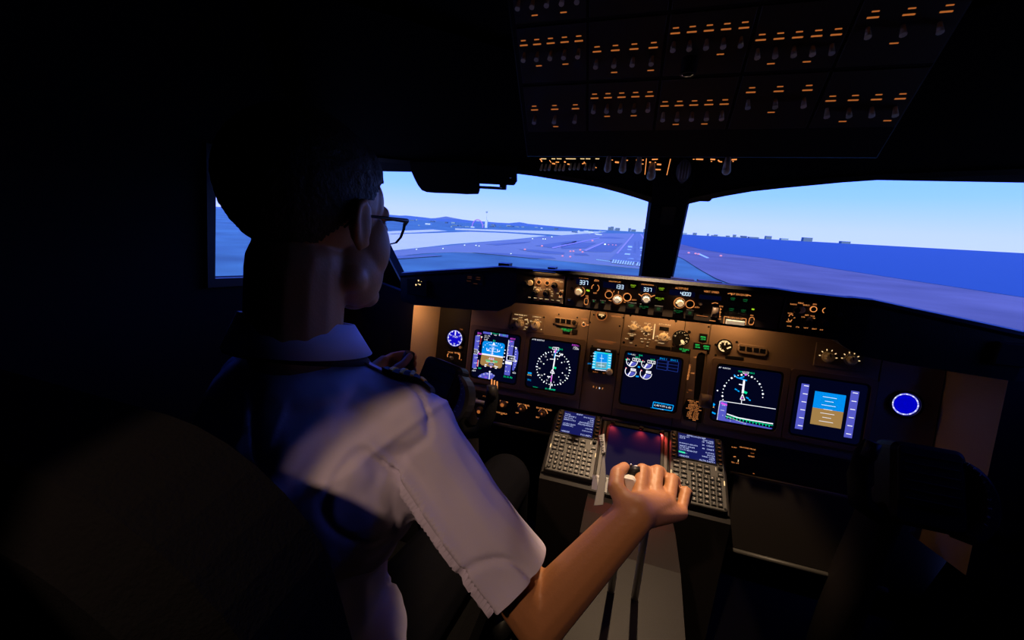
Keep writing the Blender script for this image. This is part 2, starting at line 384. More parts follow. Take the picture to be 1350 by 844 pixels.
class Lay:
    """flat lit print on a plane, authored from pixel positions measured in the photograph"""
    def __init__(s, fr, h, cv=lambda a, b: (a, b), sc=1.0):
        s.fr, s.h, s.cv, s.sc = fr, h, cv, sc; s.b = {}; s.k = 1
    def p(s, a, b): return s.fr.un(*s.cv(a, b), s.h)
    def mb(s, k): return s.b.setdefault(k, MB())
    def px(s, a, b): q = s.cv(a, b); return s.fr.mpp(*q)/s.sc
    def poly(s, k, pts, dh=0): s.mb(k).quadp(s.fr, [s.p(*q) for q in pts], s.h+dh)
    def line(s, k, *pts, w=6, dh=0):
        for p, q in zip(pts, pts[1:]): s.mb(k).line(s.fr, s.p(*p), s.p(*q), w*s.px(*p), s.h+dh)
    def txt(s, k, a, b, size, t, align='C', dh=0, rot=0): x, y = s.p(a, b); s.mb(k).text(s.fr, x, y, size*s.px(a, b)*1.08*s.k, t, s.h+dh, align, rot)
    def dot(s, k, a, b, r, dh=0, seg=8):
        x, y = s.p(a, b); R = r*s.px(a, b); s.mb(k).quadp(s.fr, [(x+R*math.cos(6.283*i/seg), y+R*math.sin(6.283*i/seg)) for i in range(seg)], s.h+dh)
    def arc(s, k, a, b, r, a0, a1, w=3, n=24, dh=0):
        x, y = s.p(a, b); R = r*s.px(a, b); w = w*s.px(a, b)
        q = [(x+R*math.cos(math.radians(a0+(a1-a0)*i/n)), y+R*math.sin(math.radians(a0+(a1-a0)*i/n))) for i in range(n+1)]
        for u, v in zip(q, q[1:]): s.mb(k).line(s.fr, u, v, w, s.h+dh)
    def ticks(s, k, a, b, r0, r1, angs, w=3, dh=0):
        x, y = s.p(a, b); m_ = s.px(a, b)
        for t in angs:
            c, q = math.cos(math.radians(t)), math.sin(math.radians(t))
            s.mb(k).line(s.fr, (x+r0*m_*c, y+r0*m_*q), (x+r1*m_*c, y+r1*m_*q), w*m_, s.h+dh)
    def build(s, root, names={}, default='lettering'):
        for k, b in s.b.items():
            if b.f: b.build(names.get(k, default), k, root, kind='stuff')
        s.b = {}

# ------------------------------------------------------------ main instrument panel
ip = thing('instrument_panel', 'wide brown main instrument panel carrying the displays and gauges under the glareshield', 'instrument panel', (CL, 1.17, .70))
MB().box(MIP, -.63, .77, -.225, .206, -.03, -.002).build('backing', 'dark', ip)
seams = [(-.63, -.513), (-.5115, -.1135), (-.112, -.0125), (-.011, .1615), (.163, .229), (.2305, .6375), (.639, .77)]
for a, b in seams:
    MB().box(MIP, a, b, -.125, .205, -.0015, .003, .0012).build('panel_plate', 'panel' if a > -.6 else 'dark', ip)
for a, b in ((-.63, -.19), (.33, .77)):
    MB().box(MIP, a, b, -.217, -.128, -.0015, .003, .0012).build('lower_panel_plate', 'dark', ip)
    MB().tube([MIP.w(a, -.224, .004), MIP.w(b, -.224, .004)], .006, 8).build('edge_trim', 'grey', ip)
mp = MIP.un
scr = [mp(*p) for p in ((783, 415), (822, 419), (778, 425), (817, 430), (891, 424), (909, 421.5), (864, 418), (839, 414), (934, 431), (781, 462), (815, 467), (737, 414.5), (689, 425))]
screw(ip, MIP, scr, .0028, .003)

def bezel(root, cx, cv, half=.084, rim=.013, h0=.0031, h1=.012, fr=MIP, m='bezel', cr=.012):
    o = half+rim
    outer = rrect(cx-o, cx+o, cv-o, cv+o, .006, 2); inner = rrect(cx-half, cx+half, cv-half, cv+half, cr, 3)
    b = MB().plate(fr, outer, [inner[::-1]], h0, h1)
    b.build('bezel', m, root)
    MB().plate(fr, rrect(cx-half, cx+half, cv-half, cv+half, cr, 3), [rrect(cx-half+.005, cx+half-.005, cv-half+.005, cv+half-.005, cr-.003, 3)[::-1]], h0+.003, h1-.0018).build('gasket', 'black', root)
    return MB().box(fr, cx-half+.001, cx+half-.001, cv-half+.001, cv+half-.001, h0, h0+.0035).build('screen', 'screen', root)
HS = .0070   # height of lit symbols above the panel plane (just over the screen)

# --- captain's primary flight display
du = thing('display_unit', 'square flight display with a blue and brown artificial horizon, nearest the round clock', 'display', MIP.w(-.407, 0))
scn = bezel(du, -.407, 0)
L = Lay(MIP, HS, Z(620, 430, 10.54), 10.54)
def pfd(L):
    g = L
    g.poly('gb', [(72, 130), (136, 138), (82, 592), (22, 580)]); g.poly('gb', [(182, 62), (296, 76), (290, 122), (178, 102)]); g.poly('gb', [(410, 92), (530, 116), (524, 160), (405, 138)])
    g.poly('gb', [(532, 190), (612, 206), (548, 690), (470, 676)])
    g.poly('gb', [(625, 290), (650, 300), (668, 370), (660, 460), (632, 560), (600, 622), (580, 610), (600, 470), (612, 380)])
    g.poly('gb', [(105, 700), (150, 665), (215, 645), (290, 650), (345, 690), (300, 735), (262, 742), (120, 712)])
    # attitude: sky above, ground below, rounded corners
    sky = [(158, 376), (172, 235), (184, 212), (206, 205), (455, 240), (475, 255), (480, 280), (455, 428)]
    grd = [(158, 392), (453, 440), (440, 560), (428, 580), (405, 588), (160, 542), (140, 522), (138, 500)]
    g.poly('gsky', sky); g.poly('gbrown', grd); g.poly('gw', [(158, 374), (455, 424), (453, 445), (157, 396)], .0001)
    for y, a in ((268, 60), (292, 22), (312, 45), (330, 22), (352, 78), (378, 22), (460, 40), (505, 60)):
        sl = .15; cx = 325-(y-240)*.17; g.line('gw', (cx-a, y-a*sl), (cx+a, y+a*sl), w=5, dh=.0002)
    g.line('gw', (318, 300), (300, 420), w=10, dh=.0002)
    for x, y in ((242, 328), (390, 345)): g.line('gw', (x-12, y-25), (x-12, y+5), (x+18, y+10), w=9, dh=.0002); g.line('gw', (x+18, y+10), (x+18, y-10), w=9, dh=.0002)
    g.poly('gw', [(305, 262), (348, 266), (330, 222)], .0002)
    for a in (-52, -38, -26, -14, 14, 26, 38, 52):
        t = math.radians(a); g.dot('gw', 326+150*math.sin(t), 360-135*math.cos(t)+18*math.sin(t), 6, .0002, 4)
    for x in (182, 435): g.dot('gw', x, 292+(x-182)*.03, 8, .0002, 4)
    g.line('ggreen', (218, 470), (272, 480), (272, 494), (225, 486), (218, 470), w=8, dh=.0002); g.line('ggreen', (320, 480), (375, 492), (370, 508), (318, 498), (320, 480), w=8, dh=.0002)
    g.poly('gbrown', [(265, 430), (345, 442), (330, 470), (262, 458)], .00015)
    for k in range(6): g.line('gmag' if k % 2 else 'gw', (272+k*12, 432+k*2), (268+k*12, 466+k*2), w=5, dh=.0002)
    g.poly('gdim', [(258, 508), (330, 520), (325, 556), (252, 545)], .0002); g.txt('gw', 290, 535, 34, '150', dh=.0003)
    for x, y in ((215, 534), (210, 556), (346, 556), (372, 566), (356, 584), (288, 566)): g.poly('gw', [(x-14, y-6), (x+14, y-2), (x+10, y+10), (x-14, y+6)], .0002)
    g.poly('gmag', [(276, 556), (304, 560), (286, 585)], .0002)
    # speed tape
    for i, t in enumerate(('180', '160', '', '', '120', '100', '80')):
        y = 130+i*76; x = 108-i*8
        if t: g.txt('gw', x-2, y+3, 24, t, dh=.0002)
        g.line('gw', (x+14, y), (x+30, y+3), w=6, dh=.0002)
    g.poly('screen', [(42, 318), (98, 326), (96, 392), (38, 384)], .0002); g.line('gw', (42, 318), (98, 326), (110, 350), (124, 358), (108, 368), (96, 392), (38, 384), (42, 318), w=6, dh=.0003)
    g.txt('gw', 68, 354, 46, '15', dh=.0003)
    g.poly('gw', [(150, 140), (176, 150), (150, 168)], .0002); g.dot('gyel', 152, 150, 9, .0003, 6)
    for i in range(6): g.dot('gred', 152-i*3, 172+i*15, 7, .0002, 4)
    g.line('gred', (108, 470), (94, 560), w=12, dh=.0002); g.line('gw', (118, 470), (104, 565), w=5, dh=.0003)
    g.poly('gmag', [(112, 372), (168, 384), (150, 398), (112, 388)], .0002); g.txt('ggreen', 132, 586, 26, 'REF'); g.txt('gw', 48, 620, 32, '.409')
    g.txt('gmag', 131, 102, 34, '150'); g.poly('gmag', [(106, 84), (112, 84), (108, 118), (104, 117)])
    # mode annunciation
    g.txt('ggreen', 345, 98, 34, 'VOR/LOC', dh=.0002); g.txt('ggreen', 470, 122, 34, 'G/S', dh=.0002); g.line('gw', (300, 82), (290, 122), w=6, dh=.0002); g.line('gw', (408, 98), (402, 138), w=6, dh=.0002); g.txt('gw', 348, 126, 20, 'CMD', dh=.0002)
    for r, t in ((130, 'ILS 15R'), (156, '110.30'), (186, 'DME')): g.txt('gw', 192 if r > 140 else 200, r, 24, t, 'L')
    g.txt('ggreen', 332, 205, 34, '50', dh=.0002)
    # altitude and vertical speed
    g.txt('gmag', 590, 178, 36, '4000'); g.line('gw', (535, 195), (505, 480), w=7, dh=.0002); g.line('gmag', (560, 212), (590, 217), w=9, dh=.0002)
    for y, x in ((220, 545), (270, 538), (330, 528), (380, 522), (565, 498), (625, 490)): g.line('gw', (x-8, y), (x+10, y+2), w=6, dh=.0002)
    for y, x in ((280, 585), (630, 530)): g.txt('gw', x, y, 26, '400' if y < 300 else '0', dh=.0002)
    g.poly('screen', [(520, 408), (616, 422), (610, 488), (512, 474)], .0002); g.line('gw', (520, 408), (616, 422), (610, 488), (512, 474), (505, 440), (520, 408), w=8, dh=.0003); g.txt('gw', 572, 450, 44, '140', dh=.0003)
    g.poly('gw', [(488, 484), (580, 500), (576, 540), (484, 524)], .0003); g.poly('gw', [(630, 470), (655, 490), (615, 498)], .0002); g.poly('gw', [(622, 288), (650, 300), (640, 316), (622, 304)], .0002)
    for i in range(8): g.line('gw', (628-i*2, 320+i*36), (644-i*3, 322+i*36), w=6, dh=.0002)
    g.txt('gw', 608, 650, 32, '650'); g.txt('ggreen', 520, 708, 34, '30.00 IN')
    for y in (335, 378, 474, 520): g.dot('gw', 482-(y-335)*.14, y, 11, 0, 4)
    g.poly('gw', [(455, 424), (485, 424), (470, 440)])
    # heading arc
    g.line('gw', (272, 622), (262, 740), w=10, dh=.0002); g.poly('gw', [(255, 626), (290, 630), (270, 652)], .0002)
    for x, y in ((140, 690), (190, 668), (237, 662), (290, 668), (328, 686)): g.txt('gw', x, y, 28, {140: '32', 190: '33', 237: '34', 290: '35', 328: '0'}[x], dh=.0002)
    g.txt('gmag', 215, 712, 26, '337', dh=.0002)
pfd(L)
PN = dict(gb='speed_tape', gsky='sky_field', gbrown='ground_field', gw='white_symbols', ggreen='green_legends', gmag='magenta_symbols', gred='limit_marks', screen='readout_box', gyel='amber_mark', gdim='readout_box')
L.build(scn, PN)

# --- navigation displays
def rose(L, cx, cy, R, k='gw', part=(0, 360)):
    for i in range(36):
        a = 90-i*10+3
        if not part[0] <= a % 360 <= part[1]: continue
        big = i % 3 == 0; L.ticks(k, cx, cy, R-(16 if big else 10), R+(6 if big else 0), [a], w=11 if big else 9)
        if big:
            t = math.radians(a); L.txt(k, cx+(R-34)*math.cos(t), cy-(R-34)*math.sin(t)+8*math.cos(t), 20, ('N', '3', '6', 'E', '12', '15', 'S', '21', '24', 'W', '30', '33')[i//3])
nd = thing('display_unit', 'square navigation display', 'display', MIP.w(-.212, 0))
nd['label'] = 'square navigation display with a full white compass rose, right of the artificial horizon display'
scn = bezel(nd, -.212, 0)
L = Lay(MIP, HS, Z(680, 420, 7.67), 7.67)
rose(L, 377, 505, 172)
for i in range(12):
    if i % 3 != 0:
        a = math.radians(i*30+4); L.dot('gw', 377+105*math.cos(a), 505-105*math.sin(a), 8 if i % 2 else 6, 0, 4)
L.line('gw', (410, 300), (345, 715), w=7); L.line('gw', (395, 400), (378, 505), w=13); L.line('gmag', (405, 310), (398, 350), w=12, dh=.0002); L.line('gmag', (364, 575), (356, 640), w=9, dh=.0002)
L.line('gcyan', (395, 360), (440, 320), w=7); L.line('gcyan', (395, 350), (388, 400), w=7, dh=.0001)
L.line('gw', (395, 372), (440, 382), (465, 355), w=9); L.line('gw', (345, 410), (385, 412), w=7); L.line('gw', (318, 585), (352, 592), w=9)
L.line('gw', (370, 515), (350, 550), (390, 556), (370, 515), w=7); L.line('ggreen', (375, 490), (408, 505), w=20)
L.line('gw', (375, 290), (372, 312), (432, 320), (437, 296), (375, 290), w=5); L.txt('gw', 405, 304, 24, '337', dh=.0002); L.txt('ggreen', 352, 295, 20, 'TRK'); L.txt('ggreen', 452, 311, 20, 'MAG')
L.txt('gw', 226, 217, 22, 'VOR RHINE'.replace('RHINE', 'RWY15')); L.txt('gmag', 606, 272, 22, 'RWY15'); L.txt('gw', 606, 292, 20, '0741.6Z'[:5]); L.txt('gw', 606, 308, 20, '1.2NM')
L.line('gcyan', (122, 550), (160, 555), w=15); L.txt('gyel', 138, 571, 18, 'WXR'); L.txt('gcyan', 135, 622, 22, 'TFC')
L.txt('ggreen', 197, 696, 20, 'VOR1'); L.txt('ggreen', 315, 714, 30, 'ILS'); L.txt('ggreen', 368, 722, 30, 'DME')
L.build(scn, dict(gw='compass_rose', gmag='course_line', gcyan='blue_symbols', ggreen='green_legends', gyel='amber_legend'))

nr = thing('display_unit', "square navigation display with a terrain profile strip, right of the landing gear lever", 'display', MIP.w(.342, 0))
scn = bezel(nr, .342, 0)
L = Lay(MIP, HS, Z(890, 470, 8.44), 8.44)
cx, cy, R = 752, 430, 225
for a in range(0, 360, 10):
    if -15 <= ((a+180) % 360)-180 <= 195 or 0 <= a <= 195:
        t = math.radians(a+3); q = (cx+R*math.cos(t), cy-R*math.sin(t))
        if 130 < q[1] < 495: L.dot('gw', q[0], q[1], 13 if a % 30 == 0 else 7, 0, 4)
L.txt('gw', 490, 120, 22, 'MAP'); L.txt('gw', 573, 133, 22, 'RWY34'); L.txt('ggreen', 725, 168, 22, 'TRK'); L.txt('ggreen', 855, 186, 22, 'MAG'); L.txt('gw', 787, 178, 26, '337')
L.line('gw', (755, 165), (758, 190), (812, 198), (820, 172), w=5); L.dot('gmag', 787, 204, 12, .0001)
L.line('gw', (770, 260), (752, 410), w=20); L.line('gw', (750, 420), (725, 480), (775, 488), (750, 420), w=8); L.dot('gmag', 745, 462, 9, .0001); L.line('gw', (740, 490), (738, 530), w=7)
L.line('ggreen', (748, 385), (800, 410), w=24)
for p, q in (((655, 205), (690, 235)), ((690, 235), (800, 270)), ((720, 240), (770, 225)), ((665, 360), (690, 375)), ((695, 380), (715, 392)), ((790, 455), (820, 470)), ((820, 480), (840, 492))): L.line('gcyan', p, q, w=13)
L.line('gw', (710, 310), (750, 318), w=11); L.dot('gw', 472, 380, 9, 0, 4)
L.line('gcyan', (400, 515), (440, 545), w=26); L.txt('gyel', 410, 560, 20, 'WXR'); L.line('gcyan', (385, 610), (450, 640), w=16)
L.poly('gb', [(502, 492), (582, 505), (560, 690), (468, 690)]); L.poly('gb', [(468, 690), (560, 690), (1080, 800), (1080, 826), (480, 712)]); L.poly('gw', [(505, 490), (1120, 583), (1120, 590), (505, 497)])
L.poly('gw', [(496, 494), (505, 495), (472, 705), (464, 703)])
L.poly('gmag', [(515, 508), (580, 535), (578, 550), (510, 528)], .0002); L.txt('gw', 540, 543, 16, '6000', dh=.0003); L.txt('gw', 527, 600, 18, '3000', dh=.0003); L.txt('gw', 530, 655, 18, '0', dh=.0003)
L.line('gw', (575, 640), (620, 655), (700, 682), (860, 712), (1090, 750), w=12, dh=.0002); L.line('ggreen', (560, 662), (700, 688), (900, 735), (1090, 770), w=5, dh=.0002)
for x in range(580, 1080, 36): L.line('ggreen', (x, 665+(x-580)*.2), (x-2, 690+(x-580)*.2), w=8, dh=.0002)
L.line('gw', (560, 665), (760, 740), w=3, dh=.0002); L.txt('gw', 612, 716, 18, '1', dh=.0003); L.txt('gw', 775, 748, 20, '2.5', dh=.0003); L.txt('ggreen', 500, 718, 20, 'TERR')
L.build(scn, dict(gw='compass_rose', gmag='magenta_symbols', gcyan='blue_symbols', ggreen='green_terrain_profile', gyel='amber_legend', gb='profile_scale'))

fp_ = thing('display_unit', 'square flight display with an artificial horizon, rightmost screen in front of the empty right seat', 'display', MIP.w(.538, 0))
scn = bezel(fp_, .538, 0)
for nm, k, (a, b, c, d) in (('sky_field', 'gsky', (-.035, .035, 0, .045)), ('ground_field', 'gbrown', (-.035, .035, -.045, 0)), ('speed_tape', 'gb', (-.068, -.05, -.065, .06)), ('altitude_tape', 'gb', (.044, .062, -.065, .06))):
    MB().quadp(MIP, [(.538+a, c), (.538+b, c), (.538+b, d), (.538+a, d)], HS).build(nm, k, scn)
g = MB()
for i in range(-3, 4): g.line(MIP, (.528-.006*(i % 2), i*.011), (.548+.006*(i % 2), i*.011), .0012, HS+.0002)
for i in range(6): g.line(MIP, (.476, -.055+i*.022), (.487, -.055+i*.022), .002, HS+.0002); g.line(MIP, (.586, -.055+i*.022), (.597, -.055+i*.022), .002, HS+.0002)
g.build('white_symbols', 'gw', scn, kind='stuff')

# --- centre engine display
ed = thing('display_unit', 'square engine display with four round dial readouts in its upper left, mostly dark blue', 'display', MIP.w(.087, 0))
scn = bezel(ed, .087, 0)
L = Lay(MIP, HS, Z(800, 450, 8.44), 8.44)
for (x, y, r, top) in ((280, 225, 58, 1), (448, 250, 58, 1), (265, 335, 58, 0), (435, 362, 60, 0)):
    L.arc('gw', x, y, r, -215 if not top else -200, 8, w=7); q = L.p(x, y); rr = r*.86*L.px(x, y)
    a0, a1 = -135, -5; pts = [q]+[(q[0]+rr*math.cos(math.radians(a0+(a1-a0)*i/10)), q[1]+rr*math.sin(math.radians(a0+(a1-a0)*i/10))) for i in range(11)]
    L.mb('gb').quadp(MIP, pts, HS); L.line('gw', (x, y), (x-28, y+46), w=15 if top else 11, dh=.0003)
    if top:
        L.line('gw', (x+8, y-40), (x+8, y-10), (x+90, y+4), (x+92, y-26), (x+8, y-40), w=5, dh=.0003); L.txt('gw', x+52, y-18, 34, '38.6', dh=.0003); L.txt('ggreen', x+60, y-44, 24, '94.7'); L.txt('gw', x-38, y-22, 26, '10'); L.line('gred', (x-52, y-40), (x-42, y-28), w=9); L.line('ggreen', (x-72, y-24), (x-52, y-18), w=12)
        for k in range(3): L.dot('gw', x-40+k*24, y+22+(k-1)**2*-8, 5, .0004, 4)
    else: L.poly('gw', [(x+2, y-36), (x+60, y-26), (x+56, y+2), (x-2, y-8)], .0003); L.txt('gdim', x+30, y-18, 22, '380' if x < 300 else '385', dh=.0005); L.line('gred', (x-56, y-44), (x-44, y-30), w=11)
L.txt('gcyan', 254, 142, 22, 'TAT'); L.txt('gw', 292, 149, 22, '+14C'); L.txt('ggreen', 377, 157, 24, 'G/A'); L.line('gcyan', (345, 283), (368, 290), w=16); L.line('gcyan', (322, 390), (355, 393), w=16)
for x0, y0, t in ((565, 205, 'ENG 1'), (688, 222, 'ENG 2')):
    L.line('gdim', (x0, y0), (x0+112, y0+14), (x0+100, y0+122), (x0-12, y0+100), (x0, y0), w=5)
    for k in (1, 2): L.line('gdim', (x0-4*k, y0+34*k), (x0+112-4*k, y0+14+36*k), w=4)
    L.txt('gcyan', x0+62, y0-10, 26, t)
L.line('gcyan', (520, 675), (508, 740), (725, 775), (742, 715), (520, 675), w=8); L.txt('gcyan', 620, 697, 24, 'FUEL QTY LBS'); L.txt('gw', 555, 712, 30, '6.40'); L.txt('gw', 620, 722, 30, '0.00'); L.txt('gw', 685, 737, 30, '6.40'); L.txt('gcyan', 532, 755, 26, 'TOTAL'); L.txt('gw', 595, 764, 34, '12.8')
L.build(scn, dict(gw='dial_readouts', gb='dial_fill', ggreen='green_readouts', gcyan='blue_legends', gred='limit_marks', gdim='frame_lines'))

# ------------------------------------------------------------ clock, standby display, small modules
ck = thing('clock', 'round blue-lit clock dial at the left end of the instrument panel', 'clock', MIP.w(*mp(600, 446)))
x, y = mp(600.5, 446); mpx = MIP.mpp(600, 446)
MB().ring(MIP, x, y, .030, .036, .0031, .010).build('rim', 'black', ck)
dial = MB().cyl(MIP, x, y, .0285, .0031, .0050, seg=32).build('dial', 'gclock', ck)
b = MB()
for i in range(60):
    a = math.radians(i*6); r0 = .0245 if i % 5 else .0225; b.line(MIP, (x+r0*math.cos(a), y+r0*math.sin(a)), (x+.0275*math.cos(a), y+.0275*math.sin(a)), .0012 if i % 5 else .003, .0053)
for i, t in enumerate(('60', '50', '40', '30', '20', '10')):
    a = math.radians(90+60*i); b.text(MIP, x+.019*math.cos(a), y+.019*math.sin(a), .0075, t, .0053)
b.text(MIP, x, y+.006, .0105, '1020', .0053); b.line(MIP, (x, y+.010), (x, y+.026), .0035, .0054); b.build('markings', 'gw', dial)
L = Lay(MIP, .0034, Z(570, 410, 9.38), 9.38)
for p in ((352, 450),): knob(ck, MIP, *L.p(*p), .0055, .003, .008, 'ivory', grip=0)
L.txt('amberd', 245, 455, 22, 'ET'); L.txt('amberd', 355, 228, 22, 'CHR'); L.build(ck)
sw = thing('steering_switch', 'small amber-lettered switch module below the round blue clock', 'switch', MIP.w(*mp(598, 467)))
x, y = mp(598, 470); MB().rbox(MIP, x-.036, x+.036, y-.022, y+.020, .0031, .006, .003, .001).build('faceplate', 'dark', sw)
L.h = .0064; L.txt('amber', 225, 512, 24, 'NOSE'); L.txt('amber', 310, 522, 24, 'WHEEL'); L.line('amber', (200, 525), (185, 545), (190, 570), w=8); L.line('amber', (318, 530), (340, 545), (332, 600), w=9); L.line('amberd', (350, 604), (365, 606), w=10)
L.build(sw); toggle(sw, MIP, x-.002, y-.006, .003, .014, h0=.006)

def module(name, label, cat, c, mats='panel', h=.006, inset=0):
    """raised sub-panel whose corners are given as pixels"""
    pts = [MIP.un(*p) for p in c]; cxx = sum(p[0] for p in pts)/len(pts); cyy = min(p[1] for p in pts)
    t = thing(name, label, cat, MIP.w(cxx, cyy)); MB().prism(MIP, pts, .0031, h, .001).build('faceplate', mats, t); return t
# dimmer module with two ivory knobs
t = module('dimmer_panel', 'raised panel with two ivory dimmer knobs above the artificial horizon display', 'control panel', [(676, 411.5), (719.5, 416.5), (717.5, 439.3), (671.5, 434)])
L = Lay(MIP, .0065, Z(670, 340, 8.44), 8.44)
for p, r in (((128, 728), 36), ((303, 748), 38)): knob(t, MIP, *L.p(*p), r*L.px(*p)*1.12, .006, .019, 'ivory', ptr=2.2 if r == 36 else 1.2, grip=.1)
L.k = .72; L.txt('cream', 140, 636, 24, 'MAIN PANEL DUS'); L.txt('cream', 320, 658, 24, 'LOWER DU'); L.txt('cream', 82, 682, 26, 'OUTBD'); L.txt('cream', 140, 665, 18, 'NORM'); L.txt('cream', 263, 706, 26, 'ENG'); L.txt('cream', 318, 688, 20, 'NORM'); L.txt('cream', 360, 712, 20, 'ND')
L.txt('cream', 197, 690, 20, 'INBD'); L.txt('cream', 205, 735, 20, 'PFD'); L.txt('cream', 200, 772, 22, 'MFD'); L.txt('cream', 182, 795, 18, 'CTR'); L.line('cream', (185, 690), (215, 680), (222, 730), w=4); L.dot('cream', 368, 797, 6)
L.build(t); screw(t, MIP, [L.p(48, 778), L.p(398, 662)], .003, .006)
# annunciator block
t = thing('annunciator_block', 'chamfered block of three dark square light windows above the compass rose display', 'annunciator', MIP.w(*mp(746, 430)))
c = [L.p(*q) for q in ((525, 660), (740, 688), (772, 712), (762, 762), (742, 782), (548, 752), (515, 724), (512, 680))]
MB().prism(MIP, c, .0031, .009, .002).build('housing', 'panel', t)
for a in (552, 614, 675):
    q = [L.p(a-26, 668+(a-552)*.13), L.p(a+26, 676+(a-552)*.13), L.p(a+22, 724+(a-552)*.13), L.p(a-28, 716+(a-552)*.13)]; MB().prism(MIP, q, .0085, .0104, .0006).build('lens', 'glassd', t)
knob(t, MIP, *L.p(734, 718), 20*L.px(734, 718), .008, .007, 'dark', grip=.1)
screw(t, MIP, [L.p(505, 738), L.p(768, 665)], .003, .003)
t = thing('annunciator_light', 'small dark indicator with lit green legend below the three-window block', 'annunciator', MIP.w(*mp(747, 439)))
L.k = 1; q = [L.p(610, 780), (L.p(692, 790)), L.p(686, 842), L.p(604, 832)]; MB().prism(MIP, q, .0031, .006, .0006).build('housing', 'black', t)
L.h = .0064; L.txt('ggrn2', 650, 797, 24, 'STAB OUT'); L.txt('ggrn2', 648, 812, 18, 'OF TRIM'); L.build(t)
t = thing('annunciator_light', 'small unlit dark indicator right of the green one, above the compass rose display', 'annunciator', MIP.w(*mp(757, 440)))
q = [L.p(708, 796), (L.p(770, 804)), L.p(764, 850), L.p(702, 842)]; MB().prism(MIP, q, .0031, .006, .0006).build('housing', 'dark', t)
# yaw damper gauge, toggle
t = thing('toggle_switch', 'small toggle switch with amber ring between the annunciator block and the centre column', 'switch', MIP.w(*mp(769, 428)))
L.h = .0036; MB().ring(MIP, *L.p(840, 742), .0052, .0070, .003, .0045).build('guard_ring', 'amber', t); toggle(t, MIP, *L.p(838, 740), .0026, .012); L.txt('amber', 850, 682, 20, 'LIGHTS'); L.line('amber', (872, 746), (898, 748), w=8); L.build(t)
t = thing('yaw_gauge', 'small round yaw gauge with yellow marks at the top of the centre column', 'gauge', MIP.w(*mp(793, 416)))
x, y = L.p(1040, 640); r = 58*L.px(1040, 640)
MB().ring(MIP, x, y, r*.88, r, .0031, .009).build('rim', 'amberd', t); dl = MB().cyl(MIP, x, y, r*.86, .0031, .005, seg=28).build('dial', 'black', t)
L.h = .0054; L.poly('gyel', [(1010, 622), (1068, 630), (1068, 648), (1005, 640)]); L.poly('gyel', [(1030, 648), (1050, 650), (1040, 665)]); L.build(dl, {}, 'marks')
MB().quadp(MIP, [(x-r*.8, y+r*.2), (x+r*.8, y+r*.2), (x+r*.45, y+r*.75), (x-r*.45, y+r*.75)], .0056).build('upper_scale', 'ivory', dl)
L = Lay(ip and MIP, .0034, Z(800, 410, 10.55), 10.55); L.line('amberd', (45, 55), (35, 80), w=3); L.txt('amber', 130, 78, 20, 'YAW DAMPER'); L.line('amberd', (45, 55), (195, 72), (205, 95), w=3)
L.txt('amberd', 20, 432, 17, 'SPD REFERENCE CARD'[4:13] + ' RWY'); L.build(ip)
L = Lay(MIP, .0034, Z(680, 420, 7.67), 7.67); L.txt('amberd', 905, 228, 16, 'NOT REQUIRED WHEN IRS'); L.txt('amberd', 905, 246, 16, 'ALIGNED IN FLIGHT'); L.build(ip)
# standby instrument
sb = thing('standby_instrument', 'small square standby display glowing cyan, in the centre column between the large screens', 'display', MIP.w(*mp(793, 488)))
x0, y1 = L.p(752, 292); x1, y0 = L.p(995, 560); cxs, cys = L.p(873, 430)
hs = .040; MB().rbox(MIP, cxs-hs, cxs+hs, cys-hs, cys+hs, .0031, .010, .005, .0015).build('housing', 'dark', sb)
L.h = .0102; pts = [(795, 328), (975, 350), (968, 470), (935, 500), (915, 530), (768, 508)]
MB().prism(MIP, [MIP.un(*L.cv(*p)) for p in pts], .0098, .0104).build('screen', 'gcdub', sb); L.h = .0108
L.poly('gsb', [(797, 332), (972, 354), (955, 520), (770, 505)]); L.poly('gsky', [(825, 350), (930, 362), (922, 448), (812, 440)], .0002); L.poly('gsbg', [(812, 440), (922, 448), (912, 505), (805, 496)], .0002)
L.line('glcd', (812, 441), (922, 449), w=3, dh=.0003)
for i in range(6): L.line('glcd', (782-i*2, 350+i*28), (808-i*2, 353+i*28), w=6, dh=.0003); L.line('glcd', (940-i*2, 372+i*26), (966-i*2, 375+i*26), w=6, dh=.0003)
L.line('glcd', (870, 365), (862, 500), w=3, dh=.0004); L.line('glcd', (850, 400), (890, 406), w=4, dh=.0004); L.line('glcd', (830, 470), (895, 478), w=5, dh=.0004); L.poly('ggreen', [(900, 348), (935, 352), (933, 362), (898, 358)], .0004)
L.line('gw', (800, 515), (920, 528), w=7, dh=.0003)
for x, y, tt in ((840, 315, 'APP'), (932, 328, 'HP/IN'), (805, 541, 'BARO')): L.txt('gw' if y != 541 else 'amberd', x, y, 18, tt)
L.txt('gw', 762, 380, 16, '+'); L.txt('gcyan', 745, 457, 18, 'ATT'); L.txt('amberd', 893, 552, 16, 'RST'); L.build(sb, dict(gsb='screen_field', gsky='sky_field', gsbg='ground_field', glcd='white_symbols', gcdub='backdrop'))
knob(sb, MIP, *L.p(946, 540), 27*L.px(946, 540), .0102, .010, 'ivory', grip=.05)
L.h = .0034; L.txt('amber', 785, 690, 28, '0'); L.txt('amber', 815, 700, 24, '3'); L.txt('gw', 846, 704, 26, '8'); L.txt('amber', 876, 710, 26, '7'); L.build(ip)
screw(sb, MIP, [L.p(773, 278), L.p(1010, 325)], .0028, .003)

